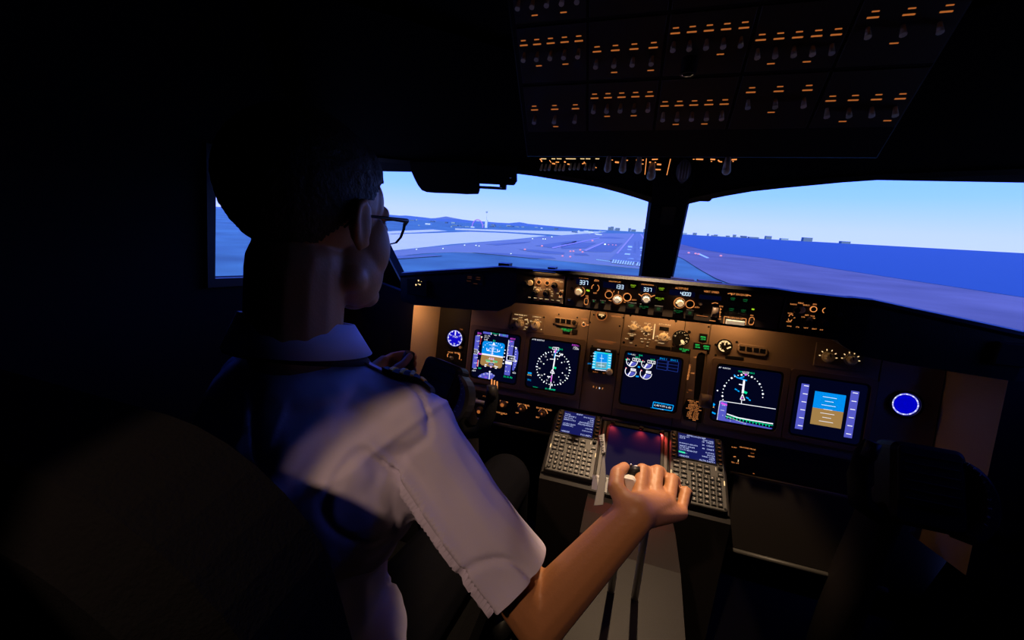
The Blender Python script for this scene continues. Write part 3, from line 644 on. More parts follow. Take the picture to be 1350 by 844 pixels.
# --- centre selector panel: N1 set, speed reference, autobrake, flap gauge
L.k = 1; t = module('selector_panel', 'brown panel of small ivory selector knobs above the engine display', 'control panel', [(824.2, 413.3), (890, 421), (886, 462), (819.5, 456.5)], h=.0045)
L = Lay(MIP, .0049, Z(800, 410, 10.55), 10.55); L.k = .8
for (a, b, r, p) in ((370, 232, 40, 2.0), (555, 260, 42, 1.6), (785, 375, 56, .8)):
    knob(t, MIP, *L.p(a, b), r*L.px(a, b)*1.0, .0045, .016, 'ivory', ptr=p, grip=.12)
    for q in ((20, 60, 95, 175) if r != 42 else (15, 45, 90, 175, 215, 250, 300)): L.ticks('cream', a, b, r+14, r+34, [q-6], w=9)
for a, b, s_, tt in ((375, 150, 26, 'N1 SET'), (375, 170, 18, 'AUTO'), (450, 206, 18, 'BOTH'), (565, 175, 28, 'SPD REF'), (540, 342, 18, 'V1 VR'), (590, 325, 20, 'WT'), (478, 256, 18, 'VREF'), (350, 322, 24, 'FUEL FLOW'), (345, 345, 22, 'RESET'), (275, 385, 20, 'RATE'), (335, 443, 20, 'USED'),
                     (805, 190, 30, 'AUTO BRAKE'), (690, 358, 20, 'RTO'), (690, 412, 22, 'OFF 1'), (868, 390, 22, '3 MAX'), (755, 448, 26, 'DISARM'), (535, 388, 22, 'MFD'), (492, 425, 20, 'ENG'), (570, 437, 20, 'SYS'), (562, 487, 20, 'C/R')):
    L.txt('cream', a, b, s_, tt)
L.poly('cream', [(665, 180), (677, 182), (650, 394), (636, 392)]); L.line('cream', (465, 384), (500, 388), w=5); L.line('cream', (580, 394), (605, 398), w=5)
L.build(t)
q = [L.p(735, 215), L.p(866, 232), L.p(860, 282), L.p(728, 265)]; MB().prism(MIP, q, .0045, .007, .0006).build('light_window', 'glassd', t)
knob(t, MIP, *L.p(345, 385), 24*L.px(345, 385), .0045, .009, 'dark', grip=.1)
for a, b in ((492, 425), (570, 437), (562, 487)):
    MB().ring(MIP, *L.p(a, b), 24*L.px(a, b), 29*L.px(a, b), .0045, .006, seg=4, a0=math.pi/4, a1=math.pi*2.25).build('button_frame', 'bezel', t)
screw(t, MIP, [L.p(865, 118), L.p(330, 62), L.p(405, 480)], .003, .0045)
L.k = 1; t = thing('flap_gauge', 'round black flap position gauge with cream numerals right of the autobrake knob', 'gauge', MIP.w(*mp(898, 452)))
x, y = L.p(1028, 380); r = 108*L.px(1028, 380)
MB().ring(MIP, x, y, r*.9, r*1.03, .0031, .010).build('rim', 'black', t); dl = MB().cyl(MIP, x, y, r*.9, .0031, .006, seg=32).build('dial', 'black', t)
L.h = .0064
for i, tt in enumerate(('UP', '1', '2', '5', '10', '15', '25', '30', '40')):
    a = 165-i*31; q = math.radians(a); L.txt('cream', 1028+82*math.cos(q), 380-82*math.sin(q)+12*math.cos(q), 24, tt); L.ticks('cream', 1028, 380, 92, 104, [a-6], w=8)
L.line('cream', (1035, 385), (1048, 425), w=14); L.poly('cream', [(1025, 400), (1062, 405), (1085, 440), (1040, 450), (1072, 470), (1030, 440)]); L.build(dl, {}, 'numerals')
MB().cyl(MIP, x, y, r*.22, .006, .009, seg=16).build('hub', 'dark', t)
t = thing('annunciator_light', 'dark bar with lit green legend under the flap gauge', 'annunciator', MIP.w(*mp(898, 462)))
q = [L.p(900, 500), L.p(1165, 535), L.p(1158, 600), L.p(895, 560)]; MB().prism(MIP, q, .0031, .006, .0006).build('housing', 'black', t); L.txt('ggrn2', 1078, 536, 30, 'LE FLAPS'); L.txt('ggrn2', 1076, 560, 24, 'EXT'); L.build(t)
t = thing('annunciator_light', 'dark unlit annunciator bar under the autobrake knob', 'annunciator', MIP.w(*mp(874, 458)))
q = [L.p(680, 480), L.p(890, 506), L.p(886, 548), L.p(674, 522)]; MB().prism(MIP, q, .0050, .0075, .0006).build('housing', 'black', t)
screw(ip, MIP, [L.p(1148, 295), L.p(236, 440), L.p(962, 130)], .0045, .003)

# --- landing gear column
t = thing('gear_lever_panel', 'landing gear lever in a dark vertical slot beside the engine display', 'landing gear lever', MIP.w(.196, -.09))
L = Lay(MIP, .0036, Z(890, 420, 9.38), 9.38)
slot = [(285, 430), (330, 418), (372, 436), (385, 475), (345, 850), (318, 1040), (225, 1030), (262, 480)]
MB().plate(MIP, [(.1858, -.112), (.228, -.112), (.228, .1125), (.1858, .1125)], [[L.p(*p) for p in slot]], .0031, .0065).build('slot_plate', 'panel', t)
MB().prism(MIP, [L.p(*p) for p in slot], .003, .0036).build('slot', 'black', t)
q = L.p(335, 975)
b = MB(); p0 = MIP.w(q[0], q[1], .004); b.tube([p0, p0+MIP.n*.045], .005, 10); b.build('lever_arm', 'chrome', t)
w_ = MB().tube([p0+MIP.n*.048-X*.013, p0+MIP.n*.048+X*.013], .019, 20); w_.build('lever_wheel', 'bezel', t)
L.h = .0068; L.txt('amber', 175, 640, 30, 'LANDING', rot=-math.pi/2-.05); L.txt('amber', 160, 725, 28, 'GEAR', rot=-math.pi/2-.05); L.txt('amber', 248, 480, 26, 'UP'); L.txt('amber', 215, 677, 24, 'OFF'); L.txt('amberd', 188, 887, 24, 'DN'); L.line('amberd', (145, 912), (160, 914), w=7)
L.build(t)
for nm, (a, b), l in (('nose', (347, 245), 'green gear light, top of the triangle of three, above the gear lever'), ('left', (277, 343), 'green gear light at the lower left of the triangle of three'), ('right', (387, 360), 'green gear light at the lower right of the triangle of three')):
    t = thing('gear_light', l, 'indicator light', MIP.w(*L.p(a, b)), None); x, y = L.p(a, b); k = L.px(a, b)
    MB().box(MIP, x-45*k, x+45*k, y-(38 if nm == 'nose' else 42)*k, y+(55 if nm == 'nose' else 42)*k, .0031, .0065, .0008).build('housing', 'black', t)
    L.h = .0069; L.txt('ggrn2', a, b-12, 22, nm.upper()); L.txt('ggrn2', a, b+12, 22, 'GEAR'); L.line('ggrn2', (a-27, b-24), (a+25, b-16), w=5); L.build(t)
t = thing('limits_placard', 'amber-lettered speed limits placard below the gear lever slot', 'placard', MIP.w(.19, -.12))
L = Lay(MIP, .0078, Z(890, 470, 8.44), 8.44)
MB().prism(MIP, [L.p(*p) for p in ((132, 470), (290, 492), (312, 600), (286, 745), (95, 700), (75, 590))], .0032, .0072, .0006).build('plate', 'dark', t)
rows = [(205, 497, 'LANDING   GEAR'), (200, 513, 'LIMIT  (IAS)'), (205, 535, 'OPERATING'), (220, 552, 'EXTEND 270K-.82M'), (205, 570, 'RETRACT  235K'), (205, 588, 'EXTENDED 320K-.82M'), (208, 606, 'FLAPS  LIMIT'), (203, 624, '1-250K   15-200K'), (198, 640, '2-250K   25-190K'), (194, 657, '5-250K   30-175K'), (190, 673, '10-210K  40-162K'), (205, 693, 'ALT FLAP EXT'), (212, 710, '230K')]
for a, b, s_ in rows: L.txt('amber', a, b, 14.5, s_)
L.build(t); L.h = .0036

# --- brake pressure gauge and the right annunciator block
t = thing('brake_pressure_gauge', 'small round gauge with a cream arc scale above the right navigation display', 'gauge', MIP.w(*mp(954, 457)))
L = Lay(MIP, .0064, Z(890, 420, 9.38), 9.38)
x, y = L.p(612, 342); r = 82*L.px(612, 342)
MB().ring(MIP, x, y, r*.9, r*1.05, .0031, .009).build('rim', 'black', t); dl = MB().cyl(MIP, x, y, r*.9, .0031, .006, seg=30).build('dial', 'black', t)
L.arc('cream', 612, 342, 62, 35, 275, w=13); L.ticks('cream', 612, 342, 44, 70, [40, 78, 115, 150, 185, 220, 255], w=9); L.line('cream', (640, 372), (690, 352), w=16); L.line('cream', (615, 330), (618, 290), w=12); L.poly('cream', [(650, 315), (690, 320), (660, 295)]); L.build(dl, {}, 'scale')
t = thing('annunciator_block', 'chamfered block of dark square light windows beside the brake pressure gauge', 'annunciator', MIP.w(*mp(985, 462)))
c = [L.p(*q) for q in ((800, 305), (1120, 350), (1150, 395), (1140, 440), (1105, 475), (800, 430), (770, 395), (775, 335))]
MB().prism(MIP, c, .0031, .009, .002).build('housing', 'panel', t)
for a in (830, 915, 1000, 1080):
    q = [L.p(a-32, 338+(a-830)*.13), L.p(a+34, 347+(a-830)*.13), L.p(a+30, 400+(a-830)*.13), L.p(a-36, 391+(a-830)*.13)]; MB().prism(MIP, q, .0085, .0104, .0006).build('lens', 'glassd', t)
t = thing('blank_bar', 'black recessed bar directly above the right navigation display', 'blanking plate', MIP.w(*mp(968, 472)))
q = [L.p(625, 455), L.p(855, 482), L.p(850, 525), L.p(620, 497)]; MB().prism(MIP, q, .0031, .006, .001).build('plate', 'black', t)
screw(ip, MIP, [L.p(765, 292), L.p(505, 325), L.p(412, 430), L.p(505, 455)], .0032, .003)
# right-hand dimmer, clock
t = thing('dimmer_panel', 'raised panel with two ivory dimmer knobs above the rightmost screen', 'control panel', MIP.w(.55, .12))
MB().box(MIP, .49, .60, .112, .175, .0031, .006, .001).build('faceplate', 'panel', t)
for a in (.52, .57): knob(t, MIP, a, .14, .012, .006, .016, 'ivory', ptr=1.9, grip=.1)
b = MB()
for a in (.52, .57):
    for q in range(0, 210, 35): b.line(MIP, (a+.017*math.cos(math.radians(q)), .14+.017*math.sin(math.radians(q))), (a+.021*math.cos(math.radians(q)), .14+.021*math.sin(math.radians(q))), .002, .0064)
b.build('scale_marks', 'cream', t)
t = thing('clock', 'round blue-lit clock dial at the far right end of the instrument panel', 'clock', MIP.w(.70, .03))
MB().ring(MIP, .70, .045, .030, .036, .0031, .010).build('rim', 'black', t); dial = MB().cyl(MIP, .70, .045, .0285, .0031, .005, seg=32).build('dial', 'gclock', t)
b = MB()
for i in range(60):
    a = math.radians(i*6); b.line(MIP, (.70+.0245*math.cos(a), .045+.0245*math.sin(a)), (.70+.0275*math.cos(a), .045+.0275*math.sin(a)), .0012 if i % 5 else .003, .0053)
b.build('markings', 'gw', dial)

# --- lower knob row
def low_mod(px, py, label, texts, r=.011):
    x, y = mp(px, py); t = thing('rotary_control', label, 'control knob', MIP.w(x, y)); knob(t, MIP, x, y, r, .003, .014, 'bezel', ptr=1.2, grip=.1); return t
L = Lay(MIP, .0036, Z(600, 490, 9.38), 9.38)
for (a, b, lab, tx) in ((597, 402, 'dark knob between the yoke and the row of lower panel knobs, amber legend beneath', ((605, 371, 22, 'FOOT AIR'), (570, 512, 24, 'WINDSHIELD'), (575, 528, 16, 'AIR'))),
                    (830, 450, 'dark rotary knob in the lower panel, middle of its row, with amber arc', ((845, 410, 26, 'MAIN PANEL'), (765, 510, 22, 'OFF'))),
                    (1085, 510, 'dark rotary knob in the lower panel next to the left keypad unit', ((1100, 462, 26, 'BACKGROUND'), (1020, 566, 22, 'BRT')))):
    q = L.cv(a, b); t = low_mod(q[0], q[1], lab, tx)
    if a > 700: L.arc('amber', a, b+10, 58, 10, 65, w=7); L.arc('amber', a, b+10, 58, 120, 165, w=5); L.dot('amberd', a, b-5, 12, .019)
    else: L.dot('amberd', a, b, 24, .014)
    for p in tx: L.txt('amber', *p)
    L.build(t)
t = thing('pull_handle', 'short white cylindrical handle on the lower panel right of the control wheel', 'handle', MIP.w(*mp(636, 526)))
p0, p1 = MIP.w(*L.p(268, 338), .03), MIP.w(*L.p(418, 372), .03)
MB().tube([p0, p1], .0065, 12).build('grip', 'white', t)
for p in (p0, p1): MB().tube([p, p+(p-(p0+p1)/2)*.12], .010, 12).build('end_cap', 'white', t); MB().tube([p, p-MIP.n*.027], .004, 8).build('bracket', 'greyl', t)
L.txt('amberd', 368, 306, 22, 'PULL'); L.build(t)
t = low_mod(L.cv(312, 470)[0], L.cv(312, 470)[1], 'dark knob low on the panel below the white pull handle', (), .010); L.txt('gred2' if 0 else 'amber', 318, 448, 22, 'AIR'); L.dot('amberd', 310, 485, 22, .015); L.build(t)
for px_, lab in (((955, 612), 'dark rotary knob right of the right keypad unit, amber arc around it'),):
    L = Lay(MIP, .0036, Z(920, 570, 12.06), 12.06)
# right lower panel lettering sits on a slanted kick panel beside the right keypad
KP = Frame((.41, 1.06, .66), (1, 0, 0), (0, .35, .94))
kp = thing('lower_control_panel', 'dark slanted control panel with amber lettering at the right of the right keypad unit', 'control panel', KP.w(0, -.1))
MB().box(KP, -.08, .27, -.13, .06, -.02, 0, .002).build('faceplate', 'dark', kp)
L = Lay(KP, .0006, Z(920, 570, 12.06), 12.06)
L.txt('amber', 575, 240, 24, 'NORM'); L.txt('amber', 790, 255, 30, 'GROUND PROX'); L.txt('amberd', 870, 335, 24, 'FLAP INHIBIT'[:4]); L.txt('amber', 850, 385, 26, 'INHIBIT'); L.txt('amber', 590, 485, 26, 'TEST SYS'); L.arc('amber', 590, 440, 52, 80, 120, w=10); L.arc('cream', 590, 440, 48, -25, 15, w=14); L.line('amberd', (875, 655), (900, 660), w=12)
L.build(kp); knob(kp, KP, *L.p(590, 440), 34*L.px(590, 440), 0, .012, 'black', grip=.1)
MB().tube([KP.w(-.08, -.135, .002), KP.w(.27, -.135, .002)], .006, 8).build('edge_trim', 'grey', kp)
# ------------------------------------------------------------ mode control panel
mc = thing('mode_control_panel', 'long dark control panel with white numeric windows across the centre of the glareshield', 'control panel', MCP.w(.08, -.038))
fpl = MB().box(MCP, -.1585, .318, -.039, .038, -.004, .002, .001).build('faceplate', 'mcp', mc)
def win(L, fr, root, c, digits=None, size=26, nm='display_window'):
    q = [L.p(*p) for p in c]; w_ = MB().prism(fr, q, .002, .0032, .0004).build(nm, 'screen', root)
    if digits:
        b = MB(); x, y = L.p(*digits[1]); seg7(b, fr, x, y, size*L.px(*digits[1]), digits[0], .0037); b.build('digits', 'glcd', w_)
def hexring(L, fr, root, a, b, r, m='amber', w=4, k=None):
    x, y = L.p(a, b); R = r*L.px(a, b)
    MB().ring(fr, x, y, R-w*L.px(a, b)*.6, R+w*L.px(a, b)*.4, .002, .0045, seg=28).build('light_ring', m, root)
def btn(L, fr, root, a, b, w, h, txt_=None, m='glime', size=18, dx=0):
    x, y = L.p(a, b); k = L.px(a, b)
    o = MB().box(fr, x-w*k/2, x+w*k/2, y-h*k/2, y+h*k/2, .002, .0055, .0006).build('button', 'black', root)
    if txt_: q = MB(); q.text(fr, x, y+h*k*.12, size*k*.92, txt_, .0060); q.line(fr, (x-w*k*.2, y-h*k*.14), (x+w*k*.2, y-h*k*.14), .0006, .0060); q.build('legend', m, o)
L1 = Lay(MCP, .0025, Z(670, 340, 8.44), 8.44); L2 = Lay(MCP, .0025, Z(820, 350, 7.5), 7.5)
win(L1, MCP, mc, [(760, 232), (898, 252), (895, 312), (755, 292)], ('337', (886, 280)), 42)
win(L1, MCP, mc, [(1062, 266), (1300, 300), (1296, 360), (1052, 328)], ('133', (1280, 326)), 42)
L1.txt('amber', 840, 222, 26, 'COURSE'); L1.txt('amber', 980, 238, 20, 'A/T'); L1.txt('amber', 982, 255, 24, 'ARM'); L1.txt('amber', 965, 392, 22, 'OFF'); L1.txt('amber', 1185, 262, 26, 'IAS/MACH'); L1.txt('amber', 877, 425, 20, 'F/D'); L1.txt('amber', 878, 440, 18, 'ON'); L1.txt('amber', 865, 520, 20, 'OFF'); L1.txt('amber', 1118, 362, 24, 'C/O')
knob(mc, MCP, *L1.p(788, 375), 40*L1.px(788, 375), .002, .016, 'ivory', grip=.05); L1.arc('amber', 800, 375, 52, -75, 70, w=5); L1.arc('amber', 800, 375, 52, 110, 220, w=5)
knob(mc, MCP, *L1.p(1215, 462), 38*L1.px(1215, 462), .002, .020, 'white', grip=.16); hexring(L1, MCP, mc, 1217, 462, 50)
for a, b in ((1120, 410), (1322, 433)): hexring(L1, MCP, mc, a, b, 40); x, y = L1.p(a, b); MB().cyl(MCP, x, y, 32*L1.px(a, b), .002, .0055, seg=20, ch=.0008).build('button', 'black', mc)
L1.arc('amber', 970, 335, 40, -60, 60, w=6); L1.arc('amber', 970, 335, 40, 120, 200, w=6); L1.line('amber', (955, 350), (970, 352), w=8); knob(mc, MCP, *L1.p(970, 340), .006, .002, .007, 'black', flange=False)
for p in (((1228, 370), (1225, 400)), ((1180, 365), (1172, 385)), ((1118, 472), (1150, 480)), ((1285, 490), (1305, 496))): L1.line('amber', *p, w=5)
L1.line('glime', (870, 360), (905, 368), w=18)
def guard(L, a, b, w, h, m='amber'):   # rounded outline round a toggle
    x, y = L.p(a, b); k = L.px(a, b); o = rrect(x-w*k, x+w*k, y-h*k, y+h*k, w*k*.9, 4); i = rrect(x-w*k+.0008, x+w*k-.0008, y-h*k+.0008, y+h*k-.0008, w*k*.9-.0007, 4)
    MB().plate(MCP, o, [i[::-1]], .002, .0032).build('switch_outline', m, mc); toggle(mc, MCP, x, y, .0022, .010, 'black', tilt=.3, h0=.002)
guard(L1, 868, 485, 22, 36)
btn(L1, MCP, mc, 1052, 492, 60, 40, 'N1', 'ggrnd', 24); btn(L1, MCP, mc, 955, 482, 46, 36, None); L1.dot('ggrnd', 953, 480, 8, .004); btn(L1, MCP, mc, 680, 468, 40, 30); L1.line('gdim', (668, 466), (690, 470), w=5, dh=.004)
screw(mc, MCP, [L1.p(710, 236), L1.p(708, 340)], .0042, .002)
# heading, altitude, vertical speed, autopilot engage
win(L2, MCP, mc, [(190, 200), (330, 222), (326, 275), (184, 255)], ('337', (290, 243)), 34)
win(L2, MCP, mc, [(470, 235), (722, 268), (718, 318), (466, 288)], ('4000', (678, 286)), 32)
win(L2, MCP, mc, [(765, 285), (985, 308), (980, 350), (760, 330)])
for a, b, s_, tt in ((252, 188, 24, 'HEADING'), (590, 228, 24, 'ALTITUDE'), (885, 262, 24, 'VERT SPEED'), (1160, 288, 24, 'A/P ENGAGE'), (1120, 520, 22, 'DISENGAGE'), (980, 405, 20, 'DN'), (965, 532, 20, 'UP'), (1285, 495, 18, 'F/D'), (1275, 585, 18, 'OFF')): L2.txt('amber', a, b, s_, tt)
for a, b, w_, tt, mm in ((110, 203, 90, 'VNAV', 'glime'), (390, 232, 90, 'LNAV', 'glime'), (372, 330, 80, 'HDG SEL', 'glime'), (92, 398, 90, 'SPEED', 'ggrnd'), (215, 412, 80, 'LVL CHG', 'ggrnd'), (360, 430, 80, 'APP', 'ggrnd'), (555, 455, 90, 'ALT HLD', 'ggrnd'), (668, 468, 70, 'V/S', 'ggrnd'), (1092, 330, 80, 'CMD', 'ggrnd'), (1215, 345, 80, 'CMD', 'ggrnd'), (1078, 435, 80, 'CWS', 'ggrnd'), (1196, 448, 80, 'CWS', 'ggrnd')):
    btn(L2, MCP, mc, a, b, w_, 62, tt, mm, 22)
L2.line('glime', (1282, 432), (1308, 436), w=14)
knob(mc, MCP, *L2.p(238, 332), 36*L2.px(238, 332), .002, .018, 'white', grip=.12); L2.arc('amber', 238, 325, 46, 15, 165, w=6)
for p in (((165, 282), (195, 305)), ((285, 310), (325, 295)), ((238, 275), (238, 292))): L2.line('amber', *p, w=7)
knob(mc, MCP, *L2.p(570, 370), 38*L2.px(570, 370), .002, .018, 'ivory', grip=.1); hexring(L2, MCP, mc, 568, 370, 50)
for a, b in ((52, 315), (672, 383)): hexring(L2, MCP, mc, a, b, 38); x, y = L2.p(a, b); MB().cyl(MCP, x, y, 30*L2.px(a, b), .002, .0055, seg=20, ch=.0008).build('button', 'black', mc)
L2.txt('amber', 100, 340, 18, 'SPD INTV'); L2.txt('amber', 720, 412, 18, 'ALT INTV')
knob(mc, MCP, *L2.p(775, 376), 20*L2.px(775, 376), .002, .006, 'bezel', flange=False)
x, y = L2.p(915, 460); k = L2.px(915, 460)
MB().tube([MCP.w(x-.006, y, .001), MCP.w(x+.006, y, .001)], .0125, 24).build('thumbwheel', 'bezel', mc)
L2.line('amber', (888, 378), (920, 368), (950, 378), w=5); L2.line('amber', (865, 543), (925, 552), w=5); L2.line('amberd', (735, 492), (850, 508), w=6)
for a, b in ((975, 432), (970, 462), (968, 505)): L2.line('amber', (a-6, b), (a+10, b+3), w=8)
L2.line('amber', (972, 420), (966, 520), w=3); L2.line('amber', (1045, 280), (1080, 275), (1085, 295), w=5); L2.line('amber', (1235, 305), (1245, 292), (1275, 302), w=5)
L2.line('amber', (1005, 575), (1012, 505), (1060, 512), w=5); L2.line('amber', (1185, 522), (1228, 528), (1222, 590), w=5)
q = [L2.p(1030, 532), L2.p(1212, 555), L2.p(1205, 594), L2.p(1022, 574)]; MB().prism(MCP, q, .002, .009, .001).build('disengage_bar', 'white', mc)
guard(L2, 1280, 550, 22, 38)
L1.build(mc); L2.build(mc)
# mirrored course section at the right end
for nm, f in (('display_window', lambda: MB().box(MCP, .262, .312, .010, .026, .002, .0032)),): pass

def efis(name, label, x0, L=None):
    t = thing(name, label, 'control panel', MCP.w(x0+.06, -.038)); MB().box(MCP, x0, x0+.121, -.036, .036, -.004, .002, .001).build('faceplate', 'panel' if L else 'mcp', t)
    cx0 = x0 - (-.2855)
    def at(a, b): x, y = L1.p(a, b); return x+cx0, y
    k = L1.px(400, 350)
    for a, b, r in ((200, 272, 30), (515, 305, 27), (300, 382, 27), (425, 390, 29)): knob(t, MCP, *at(a, b), r*k, .002, .018, 'black', grip=.1)
    for a, b, r in ((248, 278, 32), (325, 368, 24)): x, y = at(a, b); MB().cyl(MCP, x, y, r*k, .002, .0075, seg=22, ch=.001).build('ivory_dial', 'ivory', t)
    for a, b in ((342, 270), (435, 280)): x, y = at(a, b); MB().ring(MCP, x, y, 22*k, 27*k, .002, .0045, seg=22).build('light_ring', 'amber', t); MB().cyl(MCP, x, y, 20*k, .002, .006, seg=18, ch=.001).build('button', 'black', t)
    for a, b in ((180, 355), (585, 400)):
        x, y = at(a, b); o = rrect(x-15*k, x+15*k, y-33*k, y+33*k, 12*k, 3); i = rrect(x-12*k, x+12*k, y-30*k, y+30*k, 10*k, 3); MB().plate(MCP, o, [i[::-1]], .002, .003).build('switch_outline', 'amber', t); toggle(t, MCP, x, y, .0022, .009, 'black', h0=.002)
    b_ = MB()
    for a, b, s_, tt in ((188, 228, 18, 'RADIO'), (240, 216, 20, 'MINS'), (285, 234, 20, 'BARO'), (348, 226, 20, 'FPV'), (435, 238, 20, 'MTRS'), (550, 252, 20, 'BARO'), (592, 268, 20, 'HPA'), (172, 313, 18, 'VOR1'), (205, 355, 15, 'OFF'), (170, 392, 18, 'ADF1'), (300, 328, 20, 'APP'), (345, 336, 18, 'VOR'), (362, 356, 16, 'MAP'), (275, 346, 16, 'VOR'), (400, 352, 16, '10'), (430, 345, 18, '20'), (462, 352, 18, '40'), (485, 376, 18, '80'), (490, 400, 17, '160'), (485, 424, 17, '320'), (395, 376, 15, '5'), (595, 362, 18, 'VOR2'), (550, 396, 15, 'OFF'), (582, 438, 18, 'ADF2')):
        x, y = at(a, b); b_.text(MCP, x, y, s_*k*.98, tt, .0024)
    b_.build('lettering', 'cream' if L else 'amber', t)
    for i, tt in enumerate(('WXR', 'STA', 'WPT', 'ARPT', 'DATA', 'POS', 'TERR')):
        x, y = at(176+i*64, 431+i*7.2); o = MB().box(MCP, x-20*k, x+20*k, y-14*k, y+14*k, .002, .005, .0005).build('button', 'black', t); MB().text(MCP, x, y, 13*k*1.25, tt, .0054).build('legend', 'cream' if L else 'amber', o)
    return t
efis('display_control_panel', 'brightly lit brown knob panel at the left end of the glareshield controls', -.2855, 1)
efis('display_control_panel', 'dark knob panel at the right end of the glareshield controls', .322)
# master caution lights at the ends of the glareshield
for x, y, lab in ((-.585, 1.152, 'small amber-dotted warning light unit at the left end of the glareshield'), (.725, 1.152, 'small warning light unit at the right end of the glareshield')):
    fr = Frame((x, .978, y), (1, .0, 0), (0, 0, 1)); t = thing('warning_light', lab, 'warning light', fr.w(0, -.02)); MB().box(fr, -.035, .03, -.02, .025, -.004, .006, .002).build('housing', 'black', t)
    fr2 = Frame(fr.w(0, 0, .006), fr.ex, fr.ey); b = MB()
    if x < 0:
        L = Lay(fr2, .0006, Z(520, 340, 8.44), 8.44)
        for a, bb, r in ((268, 253, 10), (240, 300, 10), (285, 298, 8), (300, 265, 4)): L.dot('cream', a, bb, r)
        L.line('cream', (262, 285), (275, 298), (290, 300), w=5); L.build(t, {}, 'lit_dots')
t = thing('placard', 'faint dim amber placard on the dark underside face of the left glareshield', 'placard', (-.42, .97, 1.16))
fr = Frame((0, .972, 1.19), (1, 0, 0), (0, 0, 1)); L = Lay(fr, .0026, Z(520, 340, 8.44), 8.44)
MB().prism(fr, [L.p(*q) for q in ((770, 180), (985, 190), (985, 310), (770, 300))], -.004, .002, .0006).build('plate', 'black', t)
M['vdim'] = glow('very_dim_backlight', (1, .3, .08), .035)
for a, b in ((835, 205), (835, 225), (930, 238), (825, 255), (900, 285), (930, 215)): L.line('vdim', (a-24, b), (a+26, b+6), w=8)
L.build(t)

# flood lamps under the glareshield washing the instrument panel
def flood(x, y, z, w_, e, lab, dirv=(0, .55, -1), hy=.02):
    t = thing('flood_lamp', lab, 'lamp', (x, y, z)); MB().wbox((x-w_/2-.006, y-.009, z+.0005), (x+w_/2+.006, y+.009, z+.0085)).build('housing', 'black', t)
    MB().wbox((x-w_/2, y-.006, z-.0005), (x+w_/2, y+.006, z+.0005)).build('lens', 'cream', t)
    lamp('AREA', 'flood_lamp_light', (x, y, z-.0012), dirv, e, WARM, shape='RECTANGLE', size=w_, size_y=.010)
flood(-.195, 1.162, 1.137, .12, .27, 'warm strip lamp under the glareshield above the compass rose display')
flood(.02, 1.162, 1.137, .08, .10, 'warm strip lamp under the glareshield above the centre column')
flood(.125, 1.162, 1.137, .09, .17, 'warm strip lamp under the glareshield above the autobrake knob')
flood(.285, 1.162, 1.137, .10, .20, 'warm strip lamp under the glareshield above the brake pressure gauge')
flood(.56, 1.162, 1.137, .10, .12, 'warm strip lamp under the glareshield above the rightmost screen')
# lamp over the left knob panel
t = thing('flood_lamp', 'tiny warm lamp tucked under the glareshield lip over the left knob panel', 'lamp', (-.215, .968, 1.233))
MB().wbox((-.245, .957, 1.2325), (-.185, .969, 1.2355)).build('housing', 'black', t)
lamp('AREA', 'knob_panel_light', (-.21, .964, 1.2315), (0, .45, -1), .075, WARM, shape='RECTANGLE', size=.06, size_y=.006)
# side fairing left and right of the instrument panel, lit by a lamp behind the control column
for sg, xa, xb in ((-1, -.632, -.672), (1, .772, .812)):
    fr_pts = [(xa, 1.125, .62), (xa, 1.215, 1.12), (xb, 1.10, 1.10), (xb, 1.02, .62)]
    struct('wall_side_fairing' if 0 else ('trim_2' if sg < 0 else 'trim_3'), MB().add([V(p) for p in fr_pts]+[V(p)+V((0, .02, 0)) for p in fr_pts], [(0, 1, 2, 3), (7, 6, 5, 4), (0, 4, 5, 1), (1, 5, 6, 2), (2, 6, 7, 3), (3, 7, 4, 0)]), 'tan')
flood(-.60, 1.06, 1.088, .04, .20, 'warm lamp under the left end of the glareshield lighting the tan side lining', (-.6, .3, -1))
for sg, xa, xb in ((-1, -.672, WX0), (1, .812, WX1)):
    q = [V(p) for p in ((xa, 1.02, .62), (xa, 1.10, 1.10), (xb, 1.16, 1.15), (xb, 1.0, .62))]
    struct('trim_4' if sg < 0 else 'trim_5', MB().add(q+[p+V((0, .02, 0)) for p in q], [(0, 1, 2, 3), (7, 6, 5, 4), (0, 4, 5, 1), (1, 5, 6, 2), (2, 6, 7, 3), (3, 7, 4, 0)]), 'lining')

# ------------------------------------------------------------ control stand with displays, keypads and levers
cs = thing('control_stand', 'sloping dark centre control stand carrying the lower screen, keypads and thrust levers', 'control stand', (.062, .6, 0))
MB().add([V((x, y, z)) for x in (-.185, .309) for y, z in ((1.145, .0), (1.145, .758), (.96, .646), (.955, .0))], [(0, 1, 2, 3), (7, 6, 5, 4), (0, 4, 5, 1), (1, 5, 6, 2), (2, 6, 7, 3), (3, 7, 4, 0)]).build('forward_base', 'dark', cs)
q0 = .055
MB().add([V((x, y, z)) for x in (-.045, .169) for y, z in ((.953, .0), (.953, .640), (.86, .66), (.74, .665), (.60, .64), (.40, .60), (.36, .58), (.36, 0))], [tuple(range(8)), tuple(reversed(range(8, 16)))]+[(i, (i+1) % 8, 8+(i+1) % 8, 8+i) for i in range(8)]).build('quadrant_base', 'dark', cs)
pp = PED.un
MB().box(PED, -.245, .245, -.098, .118, -.012, -.002, .002).build('faceplate', 'dark', cs)
MB().tube([PED.w(-.10, .112, .004), PED.w(.10, .112, .004)], .005, 8).build('edge_trim', 'bezel', cs)
for sg in (-1, 1):
    MB().box(PED, sg*.088-.006, sg*.088+.006, -.095, .105, -.002, .006, .002).build('divider_rail', 'greyl' if 0 else 'grey', cs)
ld = thing('display_unit', 'large nearly blank dark blue screen low on the centre stand between the two keypads', 'display', PED.w(0, 0))
cy = .012
